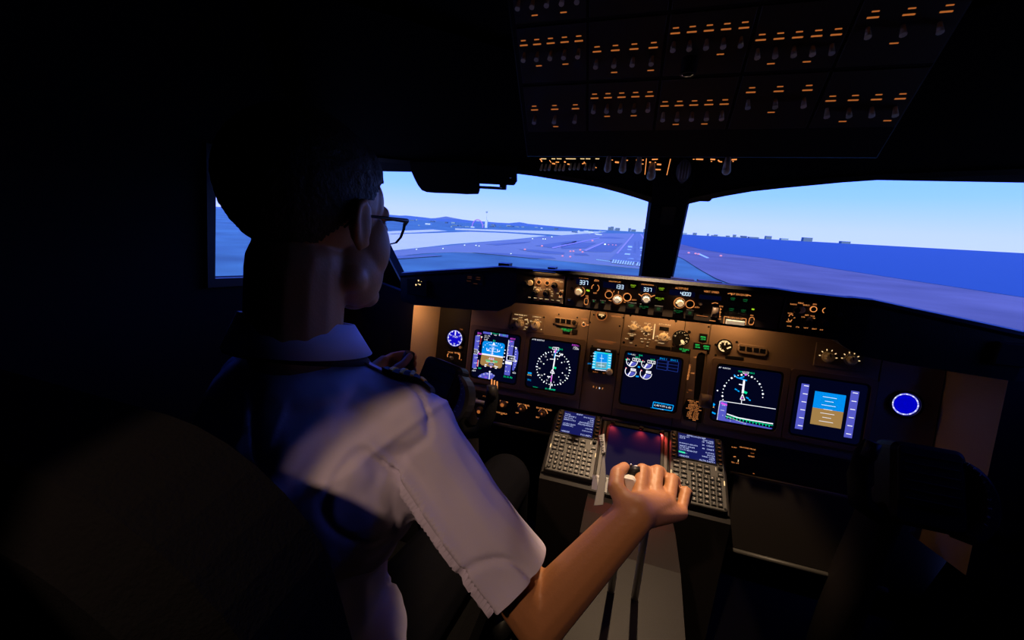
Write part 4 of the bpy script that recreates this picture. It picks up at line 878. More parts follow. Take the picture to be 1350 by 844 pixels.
b = MB().plate(PED, rrect(-.081, .081, cy-.09, cy+.09, .004, 2), [rrect(-.0745, .0745, cy-.081, cy+.081, .008, 3)[::-1]], .0, .010); b.build('bezel', 'black', ld)
M['lowscr'] = mat('blank_blue_screen', (.010, .010, .014), .6, spec=.0, emit=(.002, .003, .028), es=.8)
MB().box(PED, -.0740, .0740, cy-.0805, cy+.0805, .0, .0035).build('screen', 'lowscr', ld)
# three small red courtesy lamps over the blank screen
for i, px_ in enumerate((807, 845, 872)):
    x, _ = pp(px_, 566); y_ = cy+.0865
    t = thing('courtesy_lamp', ('small red lamp over the blank screen, at its left corner', 'small red lamp over the blank screen, middle of the three', 'small red lamp over the blank screen, at its right corner')[i], 'lamp', PED.w(x, y_, .012))
    M['redlens'] = mat('red_lens', (.5, .02, .01), .3, emit=(.5, .02, .01), es=.5)
    MB().box(PED, x-.006, x+.006, y_-.004, y_+.004, .0105, .018, .001).build('housing', 'black', t)
    lamp('SPOT', 'red_lamp_light', PED.w(x, y_-.006, .016), PED.ey*-.9-PED.n*.65, .5, (1, .06, .05), spot_size=math.radians(120), spot_blend=1, shadow_soft_size=.003)

def cdu(cx, label, pageL, lit):
    t = thing('keypad_unit', label, 'keypad', PED.w(cx, 0)); G = 'grey'
    body = rrect(cx-.069, cx+.069, -.094, .112, .006, 2)
    MB().prism(PED, body, -.0, .012, .002).build('body', G, t)
    MB().box(PED, cx-.052, cx+.052, .026, .109, .0121, .0145, .001).build('screen_surround', 'black', t)
    s = MB().box(PED, cx-.048, cx+.048, .030, .105, .0145, .0152).build('screen', 'gcdub', t)
    for sg in (-1, 1):
        for i in range(6):
            y = .094-i*.0125; b = MB().box(PED, cx+sg*.0595-.0048, cx+sg*.0595+.0048, y-.003, y+.003, .012, .0155, .0006)
            k = b.build('line_key', 'key', t); MB().line(PED, (cx+sg*.0595-.003, y), (cx+sg*.0595+.003, y), .0008, .0157).build('mark', 'amberd', k)
    # function keys: 5 + 5 + 2x2 left, number pad, letter pad
    FK = [('INIT REF', 0, 0), ('RTE', 1, 0), ('CLB', 2, 0), ('CRZ', 3, 0), ('DES', 4, 0), ('MENU', 0, 1), ('LEGS', 1, 1), ('ARR', 2, 1), ('HOLD', 3, 1), ('PROG', 4, 1), ('N1', 0, 2), ('FIX', 1, 2), ('PREV', 0, 3), ('NEXT', 1, 3)]
    def keyat(x, y, w_, h_, s_, size=.0062, rnd=False, m='key'):
        k = (MB().cyl(PED, x, y, w_/2, .012, .0165, seg=14, ch=.0008) if rnd else MB().box(PED, x-w_/2, x+w_/2, y-h_/2, y+h_/2, .012, .0165, .0007)).build('key', m, t)
        if s_: MB().text(PED, x, y, size*.85, s_, .0169).build('legend', 'kleg', k)
    for s_, i, j in FK: keyat(cx-.053+i*.0195, .015-j*.0135, .0155, .0095, s_, .0045)
    keyat(cx+.058, .0, .013, .0085, 'EXEC', .0042)
    for j, r in enumerate(('123', '456', '789', '.0+')):
        for i, s_ in enumerate(r): keyat(cx-.057+i*.0155, -.041-j*.0135, .0115, .0105, s_, .0078, True)
    LT = ['ABCDE', 'FGHIJ', 'KLMNO', 'PQRST', 'UVWXY', ('Z', 'SP', 'DEL', '/', 'CLR')]
    for j, r in enumerate(LT):
        for i, s_ in enumerate(r): keyat(cx-.010+i*.0155, -.0135-j*.0135-.0, .0115, .0105, s_, .0078 if len(s_) == 1 else .0042)
    knob(t, PED, cx+.058, .018, .005, .012, .010, 'black'); MB().line(PED, (cx+.0475, .011), (cx+.0475, .021), .0018, .0125).build('brightness_mark', 'white', t)
    for x, y in ((cx-.066, -.02), (cx+.066, -.02)): MB().box(PED, x-.0012, x+.0012, y-.006, y+.006, .012, .0135).build('side_light', 'cream', t)
    screw(t, PED, [(cx-.063, .106), (cx+.063, .106), (cx-.063, -.088), (cx+.063, -.088)], .003, .012)
    b = MB(); rd = MB()
    for y, al, s_, sz in pageL:
        x = {'L': cx-.0455, 'R': cx+.0455, 'C': cx}[al]; b.text(PED, x, .0675+y, sz*.92, s_, .0156, al)
    b.build('page_text', 'gcdu', s)
    return t, s
M['kleg'] = mat('key_legend_backlight', (.6, .5, .4), .5, emit=(1, .70, .45), es=.55)
pg1 = [(.034, 'C', 'IDENT', .0075), (.028, 'L', 'MODEL', .006), (.028, 'R', 'ENG RATING', .006), (.0215, 'L', '737-800W.2', .0078), (.0215, 'R', '26K', .0078), (.0145, 'L', 'NAV DATA', .006), (.0145, 'R', 'ACTIVE', .006), (.008, 'L', 'AIRAC-0701', .0078), (.008, 'R', 'JAN07FEB01/13', .0072),
       (.001, 'R', 'DEC07JAN06/13', .0072), (-.006, 'L', 'OP PROGRAM', .0066), (-.012, 'L', '549849-012', .0074), (-.010, 'R', 'U10.7A', .0076), (-.019, 'R', 'SUPP DATA', .0062), (-.033, 'L', '<INDEX', .0078), (-.033, 'R', 'POS INIT>', .0078)]
pg2 = [(.034, 'C', 'APPROACH REF', .0078), (.028, 'L', 'GROSS WT', .006), (.028, 'R', 'FLAPS VREF', .006), (.0225, 'L', '127.4', .0078), (.0225, 'R', '15  142KT', .0078), (.0125, 'R', '30  133KT', .0078), (.0055, 'L', 'RUNWAY LENGTH', .0062), (.0015, 'R', '40  130KT', .0078), (-.003, 'L', '9840FT 2999M', .0072), (-.0085, 'L', 'ILS 34/CRS', .0062),
       (-.0095, 'R', 'FLAP/SPD', .006), (-.0145, 'L', '110.30 IRHD/337', .0072), (-.0165, 'R', '30/133', .0078), (-.023, 'R', 'WIND CORR', .006), (-.0235, 'L', '------------', .006), (-.0285, 'R', '05KT', .007), (-.034, 'L', '<INDEX', .0078), (-.0355, 'R', 'ALTN DEST>', .0076)]
t1, s1 = cdu(-.168, 'keypad unit with a blue text screen left of the blank centre screen', pg1, 1)
t2, s2 = cdu(.168, 'keypad unit with a blue text screen right of the blank centre screen, beside the hand', pg2, 0)
MB().quadp(PED, [(.168-.047, .0475), (.168-.030, .0465), (.168-.030, .0415), (.168-.047, .0425)], .0154).build('green_field', 'ggreen', s2)

# thrust levers under the hand, speed brake lever
lv = thing('thrust_levers', 'pair of pale thrust levers gripped by the hand over the control stand', 'thrust lever', (.055, .64, .66))
for i, (px_, py_, D) in enumerate(((826, 632, .585), (862, 640, .585))):
    top = atD(px_, py_, D); x = .035+i*.045; p0 = V((x, .66, .655)); p1 = V((top.x, top.y+.015, top.z-.02))
    arm = MB().tube([p0, p0.lerp(p1, .6), p1], [.007, .006, .006], 8).build('lever_arm', 'greyl', lv)
    fr = Frame(top, (1, .0, 0), (0, .35, .94))
    MB().rbox(fr, -.012, .014, -.034, .006 if i == 0 else -.012, -.012, .008, .006, .003).build('lever_grip', 'white', lv)
    if i == 0:
        c0 = atD(828, 622, .60); MB().tube([c0, c0+V((.018, 0, .004))], .0085, 14).build('lever_cap', 'black', lv)
        a, b_ = atD(831, 612, .60), atD(836, 616, .60); MB().tube([a, b_], .0015, 6).build('pin', 'chrome', lv); MB().ell(atD(838.5, 617, .60), .004, seg=8, rings=6).build('knob', 'white', lv)
sbk = thing('speed_brake_lever', 'pale long speed brake lever with dark lettering, left of the blank screen', 'lever', atD(795, 640, .80))
lf = Frame(atD(795, 600, .84), (.97, -.0, .1), (0, .45, .89))
def P2(px_, py_): return lf.un(px_, py_)
MB().prism(lf, [P2(787.3, 573), P2(794.3, 571.5), P2(797.6, 596.5), P2(793.6, 598)], -.004, .004, .001).build('grip', 'white', sbk)
MB().prism(lf, [P2(793.6, 598.2), P2(797.6, 597.2), P2(798, 600), P2(794.5, 601)], -.005, .005).build('collar', 'black', sbk)
MB().prism(lf, [P2(794.3, 601), P2(797.3, 600.5), P2(801.5, 632), P2(801, 668), P2(789, 668), P2(792.5, 632)], -.003, .003, .001).build('lever_arm', 'greyl', sbk)
L = Lay(lf, .0043); L.b = {}
xq, yq = P2(791, 580); MB().text(lf, xq, yq, .010, 'SPEED', .0043, rot=-math.pi/2+.18).build('lettering', 'black', sbk); xq, yq = P2(793.6, 590); MB().text(lf, xq, yq, .010, 'BRAKE', .0043, rot=-math.pi/2+.18).build('lettering', 'black', sbk)
t = thing('lever_placard', 'small white detent placard at the foot of the speed brake lever', 'placard', atD(792, 634, .80))
fr = Frame(atD(792, 634, .86), (1, 0, 0), (0, .6, .8)); MB().box(fr, -.018, .016, -.022, .010, -.006, 0, .001).build('plate', 'white', t); MB().text(fr, 0, .004, .007, 'DOWN', .0003).build('lettering', 'black', t)
tw = thing('trim_wheel', 'large black trim wheel with a white stripe on the left side of the control stand', 'trim wheel', (-.058, .62, .56))
MB().tube([V((-.070, .62, .56)), V((-.050, .62, .56))], .115, 40, smooth=False).build('rim', 'black', tw); MB().tube([V((-.074, .62, .56)), V((-.0705, .62, .56))], .03, 20).build('hub', 'greyl', tw)
MB().wbox((-.0665, .62-.01, .673), (-.0535, .62+.01, .677)).build('stripe', 'white', tw)

# ------------------------------------------------------------ control column and wheel
def yoke(cx, label, glints):
    t = thing('control_column', label, 'control wheel', (cx, .98, 0)); c = V((cx, .86, .925))
    tilt = Matrix.Rotation(math.radians(-25), 3, 'X')
    up_ = tilt @ V((0, 0, 1)); ra = math.radians(-11 if glints else 0)
    c = c+V((0, 0, -.010)); fr = Frame(c, V((1, 0, 0))*math.cos(ra)+up_*math.sin(ra), up_*math.cos(ra)-V((1, 0, 0))*math.sin(ra))      # face toward the pilot, leaning, wheel turned right
    MB().tube([V((cx, 1.0, 0)), V((cx, 1.0, .55)), V((cx, .98, .76)), V((cx, .93, .86)), c+V((0, .035, 0))], [.05, .045, .04, .036, .034], 16).build('column', 'dark', t)
    MB().rbox(fr, -.085, .030, -.085, .066, -.035, .020, .016, .008, 4).build('hub', 'black', t)
    MB().rbox(fr, -.078, .018, -.045, .060, .0205, .026, .008, .002, 3).build('clip_board', 'vinyl', t)
    for i in range(6): MB().box(fr, -.070, .012, -.036+i*.016, -.033+i*.016, .0262, .0285, .0006).build('clip_rib', 'black', t)
    # curved grey cover right of the hub with the white reminder digits along its edge
    a0, a1, n = -70, 85, 12; inn, out = [], []
    for i in range(n+1):
        a = math.radians(a0+(a1-a0)*i/n); inn.append((.012+.034*math.cos(a), -.018+.062*math.sin(a))); out.append((.014+.062*math.cos(a), -.024+.075*math.sin(a)))
    MB().prism(fr, inn+out[::-1], -.035, .024, .007).build('cover', 'cover' if glints else 'dark', t)
    b = MB()
    for i in range(3, 12):
        a = math.radians(a0+(a1-a0)*i/n); p = (.013+.041*math.cos(a), -.018+.067*math.sin(a)); b.text(fr, p[0], p[1], .0085, str((i*7) % 10), .0245, rot=a-math.pi/2)
    b.build('digits', 'dig', t)
    for sg in (-1, 1):
        base = fr.w(sg*.05, -.055, -.01)
        pts = [base, fr.w(sg*.095, -.078, -.005), fr.w(sg*.128, -.062, .006), fr.w(sg*.136, -.015, .014), fr.w(sg*.130, .03, .022), fr.w(sg*.124, .055, .03)]
        h = MB().tube(pts, [.017, .019, .019, .0175, .016, .011], 14).build('horn', 'seat', t)
        k = MB().tube([pts[4]+V((0, -.01, 0)), pts[5]+V((0, -.008, .004))], [.013, .012], 10).build('grip_switch', 'dark', h)
        if glints and sg > 0:
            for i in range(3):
                p = atD(648.3+i*3.6, 500+i*1.5, .985); q = atD(648.0+i*3.6, 510.5+i*1.5, .985); MB().tube([p, q], .0019, 6).build('glint_bar', 'amber', h)  # glowing bars stand in for lamp reflections on the grip, not real lamps
    return t
M['cover'] = mat('charcoal_cover', (.045, .045, .05), .45)
M['dig'] = mat('reminder_digits', (.7, .68, .55), .4)
yoke(-.43, 'black control wheel in front of the pilot, its hub edged with white digits', True)
yoke(.60, 'black control wheel in front of the empty right seat', False)

# ------------------------------------------------------------ seat
def seat(cx, label):
    t = thing('pilot_seat', label, 'seat', (cx, .40, 0))
    fr = Frame((cx+.02, .255, .50), (1, 0, 0), (0, -.17, .98))
    MB().rbox(fr, -.245, .245, -.02, .69, -.05, .05, .13, .03, 7).build('backrest', 'seat', t)
    MB().rbox(Frame((cx, .30, .47), (1, 0, 0), (0, 1, 0)), -.235, .235, .0, .46, -.05, .045, .06, .02, 4).build('cushion', 'seat', t)
    MB().wbox((cx-.14, .34, .12), (cx+.14, .68, .41)).build('pedestal', 'dark', t); MB().wbox((cx-.2, .25, 0), (cx+.2, .75, .03)).build('floor_rail', 'dark', t)
    return t
seat(-.47, 'black fabric pilot seat behind the man in the white shirt')

# ------------------------------------------------------------ overhead panel
ov = thing('overhead_panel', 'black overhead panel with amber-lit switches and pale round-ended toggles', 'overhead panel', OVH.w(CL, 0))
op = OVH.un
MB().box(OVH, -.29, .43, .0, .62, -.02, -.001, .003).build('backing', 'dark', ov)
for x in (-.11, .06, .25): pass
Lo = Lay(OVH, .0006)
for px_, py_ in [(715+i*5.3, 218.3+(i % 2)*.2) for i in range(3)]+[(734+i*5.2, 218.6) for i in range(3)]+[(753+i*5.4, 217.3) for i in range(3)]+[(773+i*5.3, 217.6) for i in range(3)]:
    x, y = op(px_, py_); o = MB().tube([OVH.w(x, y+.004, 0), OVH.w(x, y-.001, .016)], [.0018, .0036], 8); o.ell(OVH.w(x, y-.001, .016), .0036, seg=8, rings=6); o.build('toggle', 'ivory', ov)
for px_, py_, r in ((802.5, 216, .0085), (822, 217, .0085), (842, 217.5, .0085), (859, 225, .010), (957, 218, .009)):
    x, y = op(px_, py_); o = MB().tube([OVH.w(x, y+.018, 0), OVH.w(x, y, .022)], [r*.6, r], 12); o.ell(OVH.w(x, y, .022), r, seg=12, rings=8); o.build('switch_lever', 'ivory', ov)
Lo.cv = Z(700, 209, 8.44); Lo.sc = 8.44
for pts, w_ in ((((98, 5), (112, 15), (122, 38)), 12), (((205, 20), (225, 45)), 8), (((235, 55), (270, 60)), 14), (((275, 40), (312, 42)), 12), (((368, 38), (388, 40)), 16), (((405, 60), (430, 66)), 14), (((570, 62), (600, 45)), 12), (((590, 35), (606, 60)), 8), (((715, 98), (730, 104)), 9), (((655, 98), (664, 100)), 6), (((935, 40), (978, 44)), 18),
              (((835, 12), (850, 16)), 9), (((895, 16), (912, 18)), 9), (((1005, 12), (1022, 16)), 10), (((1060, 20), (1080, 20)), 10), (((1170, 18), (1190, 22)), 10), (((1235, 16), (1255, 18)), 10), (((1165, 58), (1185, 62)), 10), (((1230, 60), (1252, 62)), 10), (((1285, 0), (1268, 180)), 7), (((1318, 40), (1335, 44)), 14)): Lo.line('amber', *pts, w=w_)
for a, b in ((110, 170), (230, 270), (288, 340), (388, 498), (550, 595), (610, 660), (718, 760)): Lo.line('cream', (a, 3), (b, 4), w=8)
Lo.cv = Z(840, 205, 8.44)
for pts, w_ in ((((372, 38), (330, 218)), 8), (((220, 98), (268, 102)), 16), (((195, 156), (262, 158)), 13), (((135, 72), (150, 80)), 10), (((195, 75), (210, 80)), 9), (((165, 45), (230, 42)), 12), (((620, 42), (640, 44)), 8), (((655, 42), (735, 44)), 14), (((815, 42), (868, 46)), 14), (((820, 65), (834, 68)), 9), (((900, 50), (915, 68), (945, 72)), 12), (((1050, 48), (1110, 44)), 14), (((1060, 66), (1076, 68)), 9)): Lo.line('amber', *pts, w=w_)
Lo.b['amber'].build('lettering', 'amber', ov); Lo.b['cream'].build('lettering', 'cream', ov)
# sub-panels further up, out of the crop, in the same manner
random.seed(3)
for j in range(5):
    for i in range(5):
        x0 = -.28+i*.142; y0 = .062+j*.105
        MB().box(OVH, x0+.002, x0+.138, y0+.002, y0+.101, -.001, .0012, .0008).build('sub_panel', 'mcp', ov)
        n = random.choice((3, 4, 5)); bb = MB()
        for k in range(n):
            x = x0+.138*(k+.5)/n; y = y0+.03+.02*((i+j) % 2)
            MB().tube([OVH.w(x, y+.008, .001), OVH.w(x, y, .018)], [.003, .005], 8).build('toggle', 'ivory', ov)
            bb.line(OVH, (x-.008, y+.022), (x+.008, y+.022), .0025, .0016); bb.line(OVH, (x-.005, y+.030), (x+.005, y+.030), .002, .0016)
            if k % 2: bb.line(OVH, (x-.006, y-.016), (x+.006, y-.016), .002, .0016)
        bb.build('lit_marks', 'amberd', ov, kind='stuff')
t = thing('down_light', 'small round downward lamp at the front edge of the overhead panel', 'lamp', DOWNL)
MB().ring(Frame((DOWNL[0], DOWNL[1], DOWNL[2]), (1, 0, 0), (0, 1, 0)), 0, 0, .010, .014, -.006, .022).build('barrel', 'black', t)
t = thing('map_light', 'small round map light in the ceiling behind the pilot', 'lamp', MAPL)
MB().ring(Frame(MAPL, (1, 0, 0), V((0, 1, .85))), 0, 0, .024, .030, -.006, .04).build('barrel', 'black', t)
# standby compass on its bracket above the centre post
cp = thing('standby_compass', 'dim grey standby compass hanging above the centre window post', 'compass', OVH.w(.11, .0))
cfr = Frame(atD(901, 226, 1.02), (1, 0, 0), (0, 0, 1))
MB().rbox(Frame(atD(910, 248, 1.08), (1, 0, 0), (0, -.3, .95)), -.055, .06, -.035, .06, -.012, .004, .008, .003).build('bracket', 'lining', cp)

M['smoke'] = mat('smoky_plastic', (.16, .14, .12), .3)
MB().ell(cfr.O, (.019, .02, .030), seg=24).build('bowl', 'smoke', cp)
for i in range(4): p = cfr.O+V((-.011+.007*i, -.019, .0)); MB().tube([p+V((0, 0, -.02)), p+V((0, .0, .02))], .0012, 6).build('card_line', 'greyl', cp)
MB().ring(cfr, 0, 0, .022, .029, -.012, .006, seg=24).build('ring', 'lining', cp)
MB().text(Frame(atD(911, 242.5, 1.055), (1, 0, 0), (0, -.3, .95)), 0, 0, .009, 'STBY', 0).build('lettering', 'vdim2' if 'vdim2' in M else 'vdim', cp)

# sun visor and its rail
vz = thing('sun_visor', 'black rounded sun visor folded down at the top of the left windscreen', 'sun visor', atD(590, 225, 1.12))
vf = Frame(atD(590, 235, 1.12), (math.cos(.1), math.sin(.1), 0), (0, -.25, .97)); vp = vf.un
pts = [vp(*p) for p in ((631.5, 212), (631.5, 250), (630, 254.6), (615, 255.3), (600, 254.8), (574, 254.6), (563, 254), (556.5, 251.5), (551.5, 245), (547, 236), (543, 226), (541, 214))]
MB().prism(vf, pts, -.006, .006, .002).build('panel', 'lining', vz)
for a, b, dd in (((630, 245.6), (667, 246.6), 4.2),):
    x0, y0 = vp(*a); x1, y1 = vp(*b); MB().tube([vf.w(x0, y0), vf.w(x1, y1)], dd*.0022/2*.85, 8).build('rail', 'black', vz)
q = [vp(*p) for p in ((632, 215), (681, 215), (681, 237), (678, 241.5), (632, 240.5))]; MB().prism(vf, q, -.01, .01, .002).build('rail_bracket', 'lining', vz)
q = [vp(*p) for p in ((659, 241), (667.5, 242), (667, 248), (659, 247))]; MB().prism(vf, q, -.006, .006, .001).build('rail_clamp', 'black', vz)
for p in ((661.5, 244.6), (674.4, 231.5)): MB().ell(vf.w(*vp(*p), .010), (.0032, .002, .0022), seg=8, rings=6).build('glint_bead', 'chrome', vz)  # chrome beads added for the small white glints on rail and bracket

# ------------------------------------------------------------ the airfield outside
H0 = 1.35-41
SCN = dict(grass=mat('airfield_grass', (.07, .21, .125), .95, var=.75, scale=.012), tarm=mat('airfield_tarmac', (.23, .28, .165), .95, var=.12, scale=.01), conc=mat('pale_concrete', (.86, .86, .36), .95, var=.05, scale=.01),
           dgr=mat('dark_field_grass', (.13, .19, .14), .95, var=.3, scale=.01), rwy=mat('runway_asphalt', (.17, .23, .155), .95, var=.15, scale=.02), mark=mat('runway_paint', (.62, .85, .5), .9), pinkm=mat('pink_edge_paint', (.52, .42, .42), .9), sea=mat('sea_water', (.012, .09, .13), .95),
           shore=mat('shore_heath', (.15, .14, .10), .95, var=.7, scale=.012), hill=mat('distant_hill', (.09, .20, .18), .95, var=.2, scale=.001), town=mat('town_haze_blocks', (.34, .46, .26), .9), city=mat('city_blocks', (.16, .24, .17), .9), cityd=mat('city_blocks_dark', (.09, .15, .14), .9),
           tower=mat('tower_white', (.8, .88, .5), .8), arch=mat('arch_pink', (.6, .3, .62), .8))
def gq(pts, lay):
    z = H0+lay; return [atZ(a, b, z) for a, b in pts]
def ground(name, pts, lay, m, parent=None):
    q = gq(pts, lay); z1 = q[0].z; mb = MB(); n = len(q)
    tri = tessellate_polygon([[V((p.x, p.y, 0)) for p in q]])
    vs = q+[V((p.x, p.y, p.z-.3)) for p in q]; mb.add(vs, [tuple(t) for t in tri]+[(i, (i+1) % n, n+(i+1) % n, n+i) for i in range(n)])
    return mb.build(name, m, parent, kind=None if parent else 'structure')
gm = MB().add([(-40000, 20, H0), (40000, 20, H0), (40000, 8000, H0), (-40000, 8000, H0)], [(0, 1, 2, 3)]); struct('airfield_ground', gm, SCN['grass'])
ground('apron', [(400, 344), (400, 321), (511.8, 309), (571, 307.3), (620, 305.5), (667.4, 307.3), (720.7, 311), (676.9, 315.6), (640, 318.6), (594.8, 322), (556.9, 326.3), (511.8, 331)], .4, SCN['conc'])
ground('apron', [(400, 312), (519, 304.6), (571, 302.6), (590, 304.6), (519, 308), (400, 319)], .4, SCN['conc'])
ground('apron', [(600, 301), (667, 303.3), (740, 304.8), (800, 305.4), (788, 307.2), (740, 310.2), (727, 309.1), (667, 305.6), (600, 303)], .4, SCN['conc'])
ground('taxiway', [(400, 356), (400, 345), (512, 331.5), (557, 326.8), (640, 319.1), (677, 316.1), (722, 311.6), (740, 310.7), (790, 307.6), (836, 307.9), (812, 334), (806, 342), (860, 350), (862, 356), (800, 350), (740, 344), (690, 339), (640, 334), (600, 332.5), (560, 334), (512, 339)], .4, SCN['tarm'])
for i, p in enumerate([[(705.3, 323.9), (748, 318), (760, 317.4), (760, 320.4), (726.6, 326.9)], [(684, 328.6), (703, 329.2), (744.4, 332.8), (743.2, 335.2), (720.7, 334.6), (691, 330.4)], [(622.4, 332.8), (655.5, 333.4), (726.6, 338.1), (732.6, 341), (703, 340.5), (649.6, 335.2)], [(450, 341), (511.8, 337.7), (571, 335.8), (583, 337.2), (524, 341)],
                       [(768.8, 331.2), (793.3, 321), (821, 320.5), (806, 332.2), (782.6, 332.2)], [(740, 320.5), (766.7, 316.8), (758, 321.6), (740, 325.8)], [(780.5, 313.6), (804, 312), (824, 314.1), (808, 314.7)], [(740, 323.6), (765.6, 320), (785.8, 320.5), (772, 327), (740, 328)], [(757, 334), (772, 334.3), (777, 337), (758, 336.5)], [(640, 322), (700, 318.5), (690, 320.5), (655, 323.4)]]):
    ground('field_patch', p, .8, SCN['dgr'])
rw = ground('runway', [(803, 343), (861, 348.3), (850, 308.4), (838, 307.6)], 1.2, SCN['rwy'])
ground('edge_marking', [(812.6, 334), (814.8, 334), (836.2, 308.6), (834.6, 308.6)], 1.6, SCN['pinkm'], rw)
ground('edge_marking', [(844.3, 308.7), (845.8, 308.8), (856.4, 325), (854.4, 325)], 1.6, SCN['pinkm'], rw)
for a, b, c, d in ((828.3, 323.9, 833.6, 326.4), (844, 325.3, 850, 328), (824, 333.7, 831, 335.8), (844.5, 335.4, 852, 337.6), (827.5, 328.2, 832.5, 329.4), (844.5, 329.4, 850, 330.6)): ground('touchdown_mark', [(a, b+.2), (c, b+.7), (c-.4, d), (a-.6, d-.5)], 1.6, SCN['mark'], rw)
k = [807.5+i*3.3 for i in range(9)]+[839.5+i*3.3 for i in range(5)]
for x in k: y = 342.2+(x-807)*.11; ground('threshold_stripe', [(x+.9, y-.2), (x+2.7, y), (x+1.0, y+4.2), (x-1.0, y+4.0)], 1.6, SCN['mark'], rw)
q = atZ(838, 341.6, H0+1.7); MB().text(Frame(q, X, Yv), 0, 0, 26, '34', 0).build('runway_number', SCN['mark'], rw)
ground('streak', [(836.5, 318), (838.5, 318), (838.5, 333), (835, 333)], 1.5, SCN['dgr'], rw); ground('streak', [(841, 318), (842.6, 318), (843.2, 328), (841, 328)], 1.5, SCN['dgr'], rw)
for p in ([(727.5, 326.3), (760, 319.6), (790, 313.5), (790, 314.1), (760, 320.6), (729, 327.4)], [(770, 330), (795, 319.6), (797, 319.9), (773, 330.6)]): ground('taxi_line', p, 1.2, SCN['pinkm'])
# sea and shore on the right
ground('sea', [(846, 306.2), (895, 308.9), (995, 314.4), (1350, 333.9), (1500, 342.2), (1500, 420), (1350, 392), (1150, 362), (1010, 340.5), (958.8, 334.5), (925, 328.9), (892.4, 320.4), (870, 314)], .5, SCN['sea'])
ground('shore', [(848, 309), (870, 314.2), (892.4, 320.6), (925, 329.1), (958.8, 334.7), (1010, 340.8), (1150, 362.4), (1350, 392.5), (1500, 421), (1500, 470), (1100, 398), (1000, 381), (960, 373), (943, 366.6), (919, 353), (902, 342), (885, 334), (868, 327)], .9, SCN['shore'])
ground('taxi_line', [(918, 334.2), (922, 334), (935, 340), (931, 340)], 1.3, SCN['mark'])
# airfield lights
ORD = ('first', 'second', 'third', 'fourth', 'fifth', 'sixth', 'seventh', 'eighth', 'ninth', 'tenth', 'eleventh', 'twelfth', 'thirteenth', 'fourteenth', 'fifteenth', 'sixteenth', 'seventeenth', 'eighteenth')
def lights(name, label, group, pts, m, sz):
    for n_, (a, b) in enumerate(pts):
        p = atZ(a, b, H0+2); D = p.y; s_ = sz*D/FPX; o = MB().ell(p, (s_*1.5, s_*3, s_), seg=8, rings=4).build(name, m)
        o['label'] = label.replace('ORD', ORD[n_]); o['category'] = 'light'; o['group'] = group
M['lw'] = glow('airfield_lamp_white', (.85, 1, .9), 1.6); M['lp'] = glow('airfield_lamp_pink', (.85, .35, .62), 1.0); M['lc'] = glow('airfield_lamp_cyan', (.35, .9, 1), 1.1)
lights('apron_light', 'small pale airfield light, ORD from the left of the row beyond the apron edge', 'pale airfield lights', [(549, 328.7), (584, 327.6), (612.5, 323.2), (627.5, 323.6), (631.5, 324.3), (673.6, 334.5), (702, 314.8), (716, 315), (719, 315.2), (727.6, 312.2)], 'lw', .55)
for p, l in (((797.6, 322.1), 'white slope light, leftmost of the row of four beside the runway'),): lights('slope_light', l, 'slope lights beside the runway', [p], 'lw', .85)
lights('slope_light', 'ORD pink slope light right of the white one beside the runway', 'slope lights beside the runway', [(802.4, 322.5), (807.7, 322.9), (812, 323.2)], 'lp', .6)
lights('pink_light', 'ORD soft pink light patch on the airfield, counting in the scattered pink group', 'pink airfield lights', [(752, 331.2), (756, 331.1), (768, 332.2), (765, 329.4), (751.7, 338.4), (741.6, 337.4), (781, 317.3), (692, 328.8), (714.5, 324.2), (917, 334.3), (921, 335), (908, 333.3), (950.4, 337.2)], 'lp', 1.0)
lights('threshold_light', 'tiny cyan light, ORD from the left in the row leading to the runway threshold', 'cyan threshold lights', [(787+i*2.3, 342.3+i*.3) for i in range(8)], 'lc', .42)
# hills: a ridge with real depth
def ridge(name, prof, y, base, m, depth=1200):
    vs = []; n = len(prof)
    for a, b in prof:
        p = atY(a, b, y); vs += [(p.x, y-depth*.5, H0), (p.x, y-depth*.15, H0+(p.z-H0)*.7), tuple(p), (p.x, y+depth*.6, H0)]
    fs = [(4*i+k, 4*i+4+k, 4*i+5+k, 4*i+1+k) for i in range(n-1) for k in range(3)]
    MB().add(vs, fs).build(name, m, kind='structure')
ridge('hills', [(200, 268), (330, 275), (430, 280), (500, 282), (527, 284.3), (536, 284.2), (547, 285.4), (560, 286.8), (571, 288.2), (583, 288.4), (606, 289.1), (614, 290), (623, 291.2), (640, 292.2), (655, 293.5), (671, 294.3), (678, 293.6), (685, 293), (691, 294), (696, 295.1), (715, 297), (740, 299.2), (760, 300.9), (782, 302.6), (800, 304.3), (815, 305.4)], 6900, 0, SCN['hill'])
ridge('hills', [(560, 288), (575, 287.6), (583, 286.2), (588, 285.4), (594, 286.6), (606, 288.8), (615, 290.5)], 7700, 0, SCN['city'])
random.seed(11)
gb_ = 0
for i in range(44):
    px_ = random.uniform(440, 792); yh = 284.4+(px_-527)*.0732 if px_ < 700 else 297+(px_-700)*.08; b0 = yh+random.uniform(4.0, 11.5)*(1 if px_ < 640 else .55); p = atZ(px_, b0, H0)
    if not 600 < p.y < 8200: continue
    w_ = p.y/FPX*random.uniform(2, 9); hh = p.y/FPX*random.uniform(.7, 1.9); mm = random.choice(('town', 'city', 'cityd', 'tower'))
    zone = 'seen left of the pink arch' if px_ < 620 else ('between the pink arch and the last hill' if px_ < 690 else 'right of the last hill')
    tint = dict(town='pale blue', city='mid blue', cityd='dark blue', tower='white')[mm]; wd_ = 'wide' if w_ > p.y/FPX*5.5 else 'narrow'
    o = MB().wbox((p.x-w_/2, p.y, H0), (p.x+w_/2, p.y+w_*.6, H0+hh)).build('terminal_building', SCN[mm]); tag(o, f'{tint} {wd_} low building beyond the apron, {zone}', 'building', f'{tint} {wd_} low buildings {zone}')
